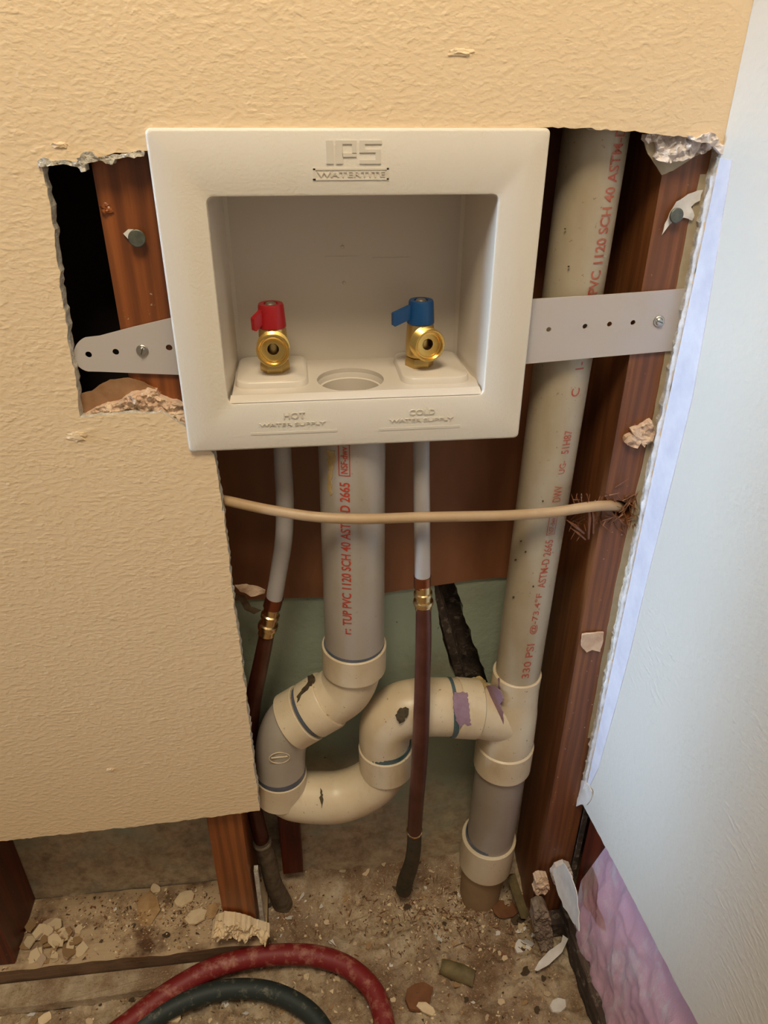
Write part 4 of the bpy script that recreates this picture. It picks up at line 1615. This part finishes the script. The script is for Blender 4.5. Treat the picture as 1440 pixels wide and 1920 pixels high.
# pile of chips by the leftmost stud and countable small chips everywhere
protos = [chip_mesh(1.0, .22, 500+i, m, .35, 1+.25*(i % 3)) for i, m in enumerate([M_chip, M_chip, M_chip2, M_chip, M_crumb, M_chip2, M_chipd, M_whitep])]


def small(a_, b_, wpx, label, cat, group, lift=0, tilt=.5, pi_=None):
    pi_ = random.randrange(len(protos)) if pi_ is None else pi_
    me = protos[pi_]
    tone = ('cream', 'cream', 'tan', 'cream', 'pinkish', 'tan', 'dark brown', 'white')[pi_]
    size = 'tiny' if wpx < 7 else 'small' if wpx < 12 else 'thumbnail-sized' if wpx < 20 else 'broad'
    label = size+' '+tone+' '+label
    p, s_ = ground(a_, b_)
    r = rad(p, wpx)
    o = put_chip('plaster_chip', me, a_, b_, label, cat, group, None, tilt, lift+r*.25)
    o.scale = (r, r, r)


for k in range(46):
    a_, b_ = random.gauss(102, 26), random.gauss(1768, 17)
    dd = max(0, 1-math.hypot((a_-102)/50, (b_-1768)/30))
    small(a_, b_, random.choice((9, 12, 16, 22, 27)), 'plaster chip in the heap beside the leftmost stud', 'chip', 'chips heaped beside the leftmost stud', .014*dd, .6, random.choice((0, 1, 3, 4, 2)))
zones = [((0, 470), (1850, 1918), 26, 'chip on the floor left of and under the hoses', 'chips around the hoses'),
         ((180, 470), (1640, 1760), 30, 'chip on the dusty sill of the left bay', 'small chips on the left sill'),
         ((500, 960), (1590, 1700), 70, 'chip in the dust below the pipes', 'small chips below the pipes'),
         ((520, 1030), (1690, 1915), 80, 'chip on the open floor in the foreground', 'small chips on the open floor')]
for (x0_, x1_), (y0_, y1_), cnt, lb, gp in zones:
    for k in range(cnt):
        small(random.uniform(x0_, x1_), random.uniform(y0_, y1_), random.choice((4, 5, 6, 8, 10, 13)), lb, 'chip', gp)

for k in range(34):
    small(random.gauss(1005, 26), random.gauss(1745, 36), random.choice((6, 8, 10, 14, 18)), 'chip at the foot of the rotten sill and red brown stud', 'chip', 'chips beside the rotten sill', .002, .6)

# uncountable crumbs and dust grains
bm = bmesh.new()
for k in range(9000):
    if random.random() < .35:
        a_, b_ = random.gauss(850, 110), random.gauss(1700, 45)
    elif random.random() < .3:
        a_, b_ = random.gauss(330, 130), random.gauss(1712, 28)
    else:
        a_, b_ = random.uniform(0, 1060), random.uniform(1585, 1925)
    p, s_ = ground(a_, b_)
    if p.y > .100 or p.x > .262:
        continue
    s = random.choice((.0005, .0007, .001, .0014, .002, .0028))*random.uniform(.7, 1.3)
    mi = random.choice((0, 0, 0, 1, 1, 2, 3))
    vv = [bm.verts.new(p+Vector((random.uniform(-1, 1), random.uniform(-1, 1), random.uniform(-.2, 1)))*s) for _ in range(4)]
    for q in ((0, 1, 2), (0, 1, 3), (0, 2, 3), (1, 2, 3)):
        bm.faces.new([vv[i] for i in q]).material_index = mi
tag(mk('plaster_dust', bm, [M_chip, M_chip2, M_chipb, M_chipd]), 'scattered crumbs and dust over the floor and sills', 'dust', kind='stuff')
bm = bmesh.new()
for k in range(260):
    a_, b_ = random.gauss(860, 130), random.gauss(1720, 40)
    p, s_ = ground(a_, b_)
    if p.y > .1 or p.x > .26:
        continue
    L = random.uniform(.003, .012)
    an = random.uniform(0, 6.28)
    q = p+Vector((cos(an)*L, sin(an)*L, random.uniform(.0, .003)))
    tube(bm, [p+Vector((0, 0, .001)), p.lerp(q, .5)+Vector((0, 0, .002)), q+Vector((0, 0, .001))], .0005, 4, True)
tag(mk('wood_shavings', bm, M_chipb), 'fine brown wood shavings in the rubble at the pipe feet', 'shavings', kind='stuff')
# specks on the red stud
bm = bmesh.new()
for k in range(70):
    a_ = random.gauss(1060, 45)
    b_ = random.uniform(830, 1600)
    c = P(a_, b_, y=YB-.0002)
    if not (.234 < c.x < .272):
        continue
    s = random.uniform(.0003, .0010)
    vv = [bm.verts.new(c+Vector((random.uniform(-1, 1), random.uniform(-.8, .2), random.uniform(-1, 1)))*s) for _ in range(4)]
    for q in ((0, 1, 2), (0, 1, 3), (0, 2, 3), (1, 2, 3)):
        bm.faces.new([vv[i] for i in q])
s = mk('plaster_specks', bm, M_whitep, stR)
s['kind'] = 'stuff'
s['label'] = 'white plaster specks on the wood'
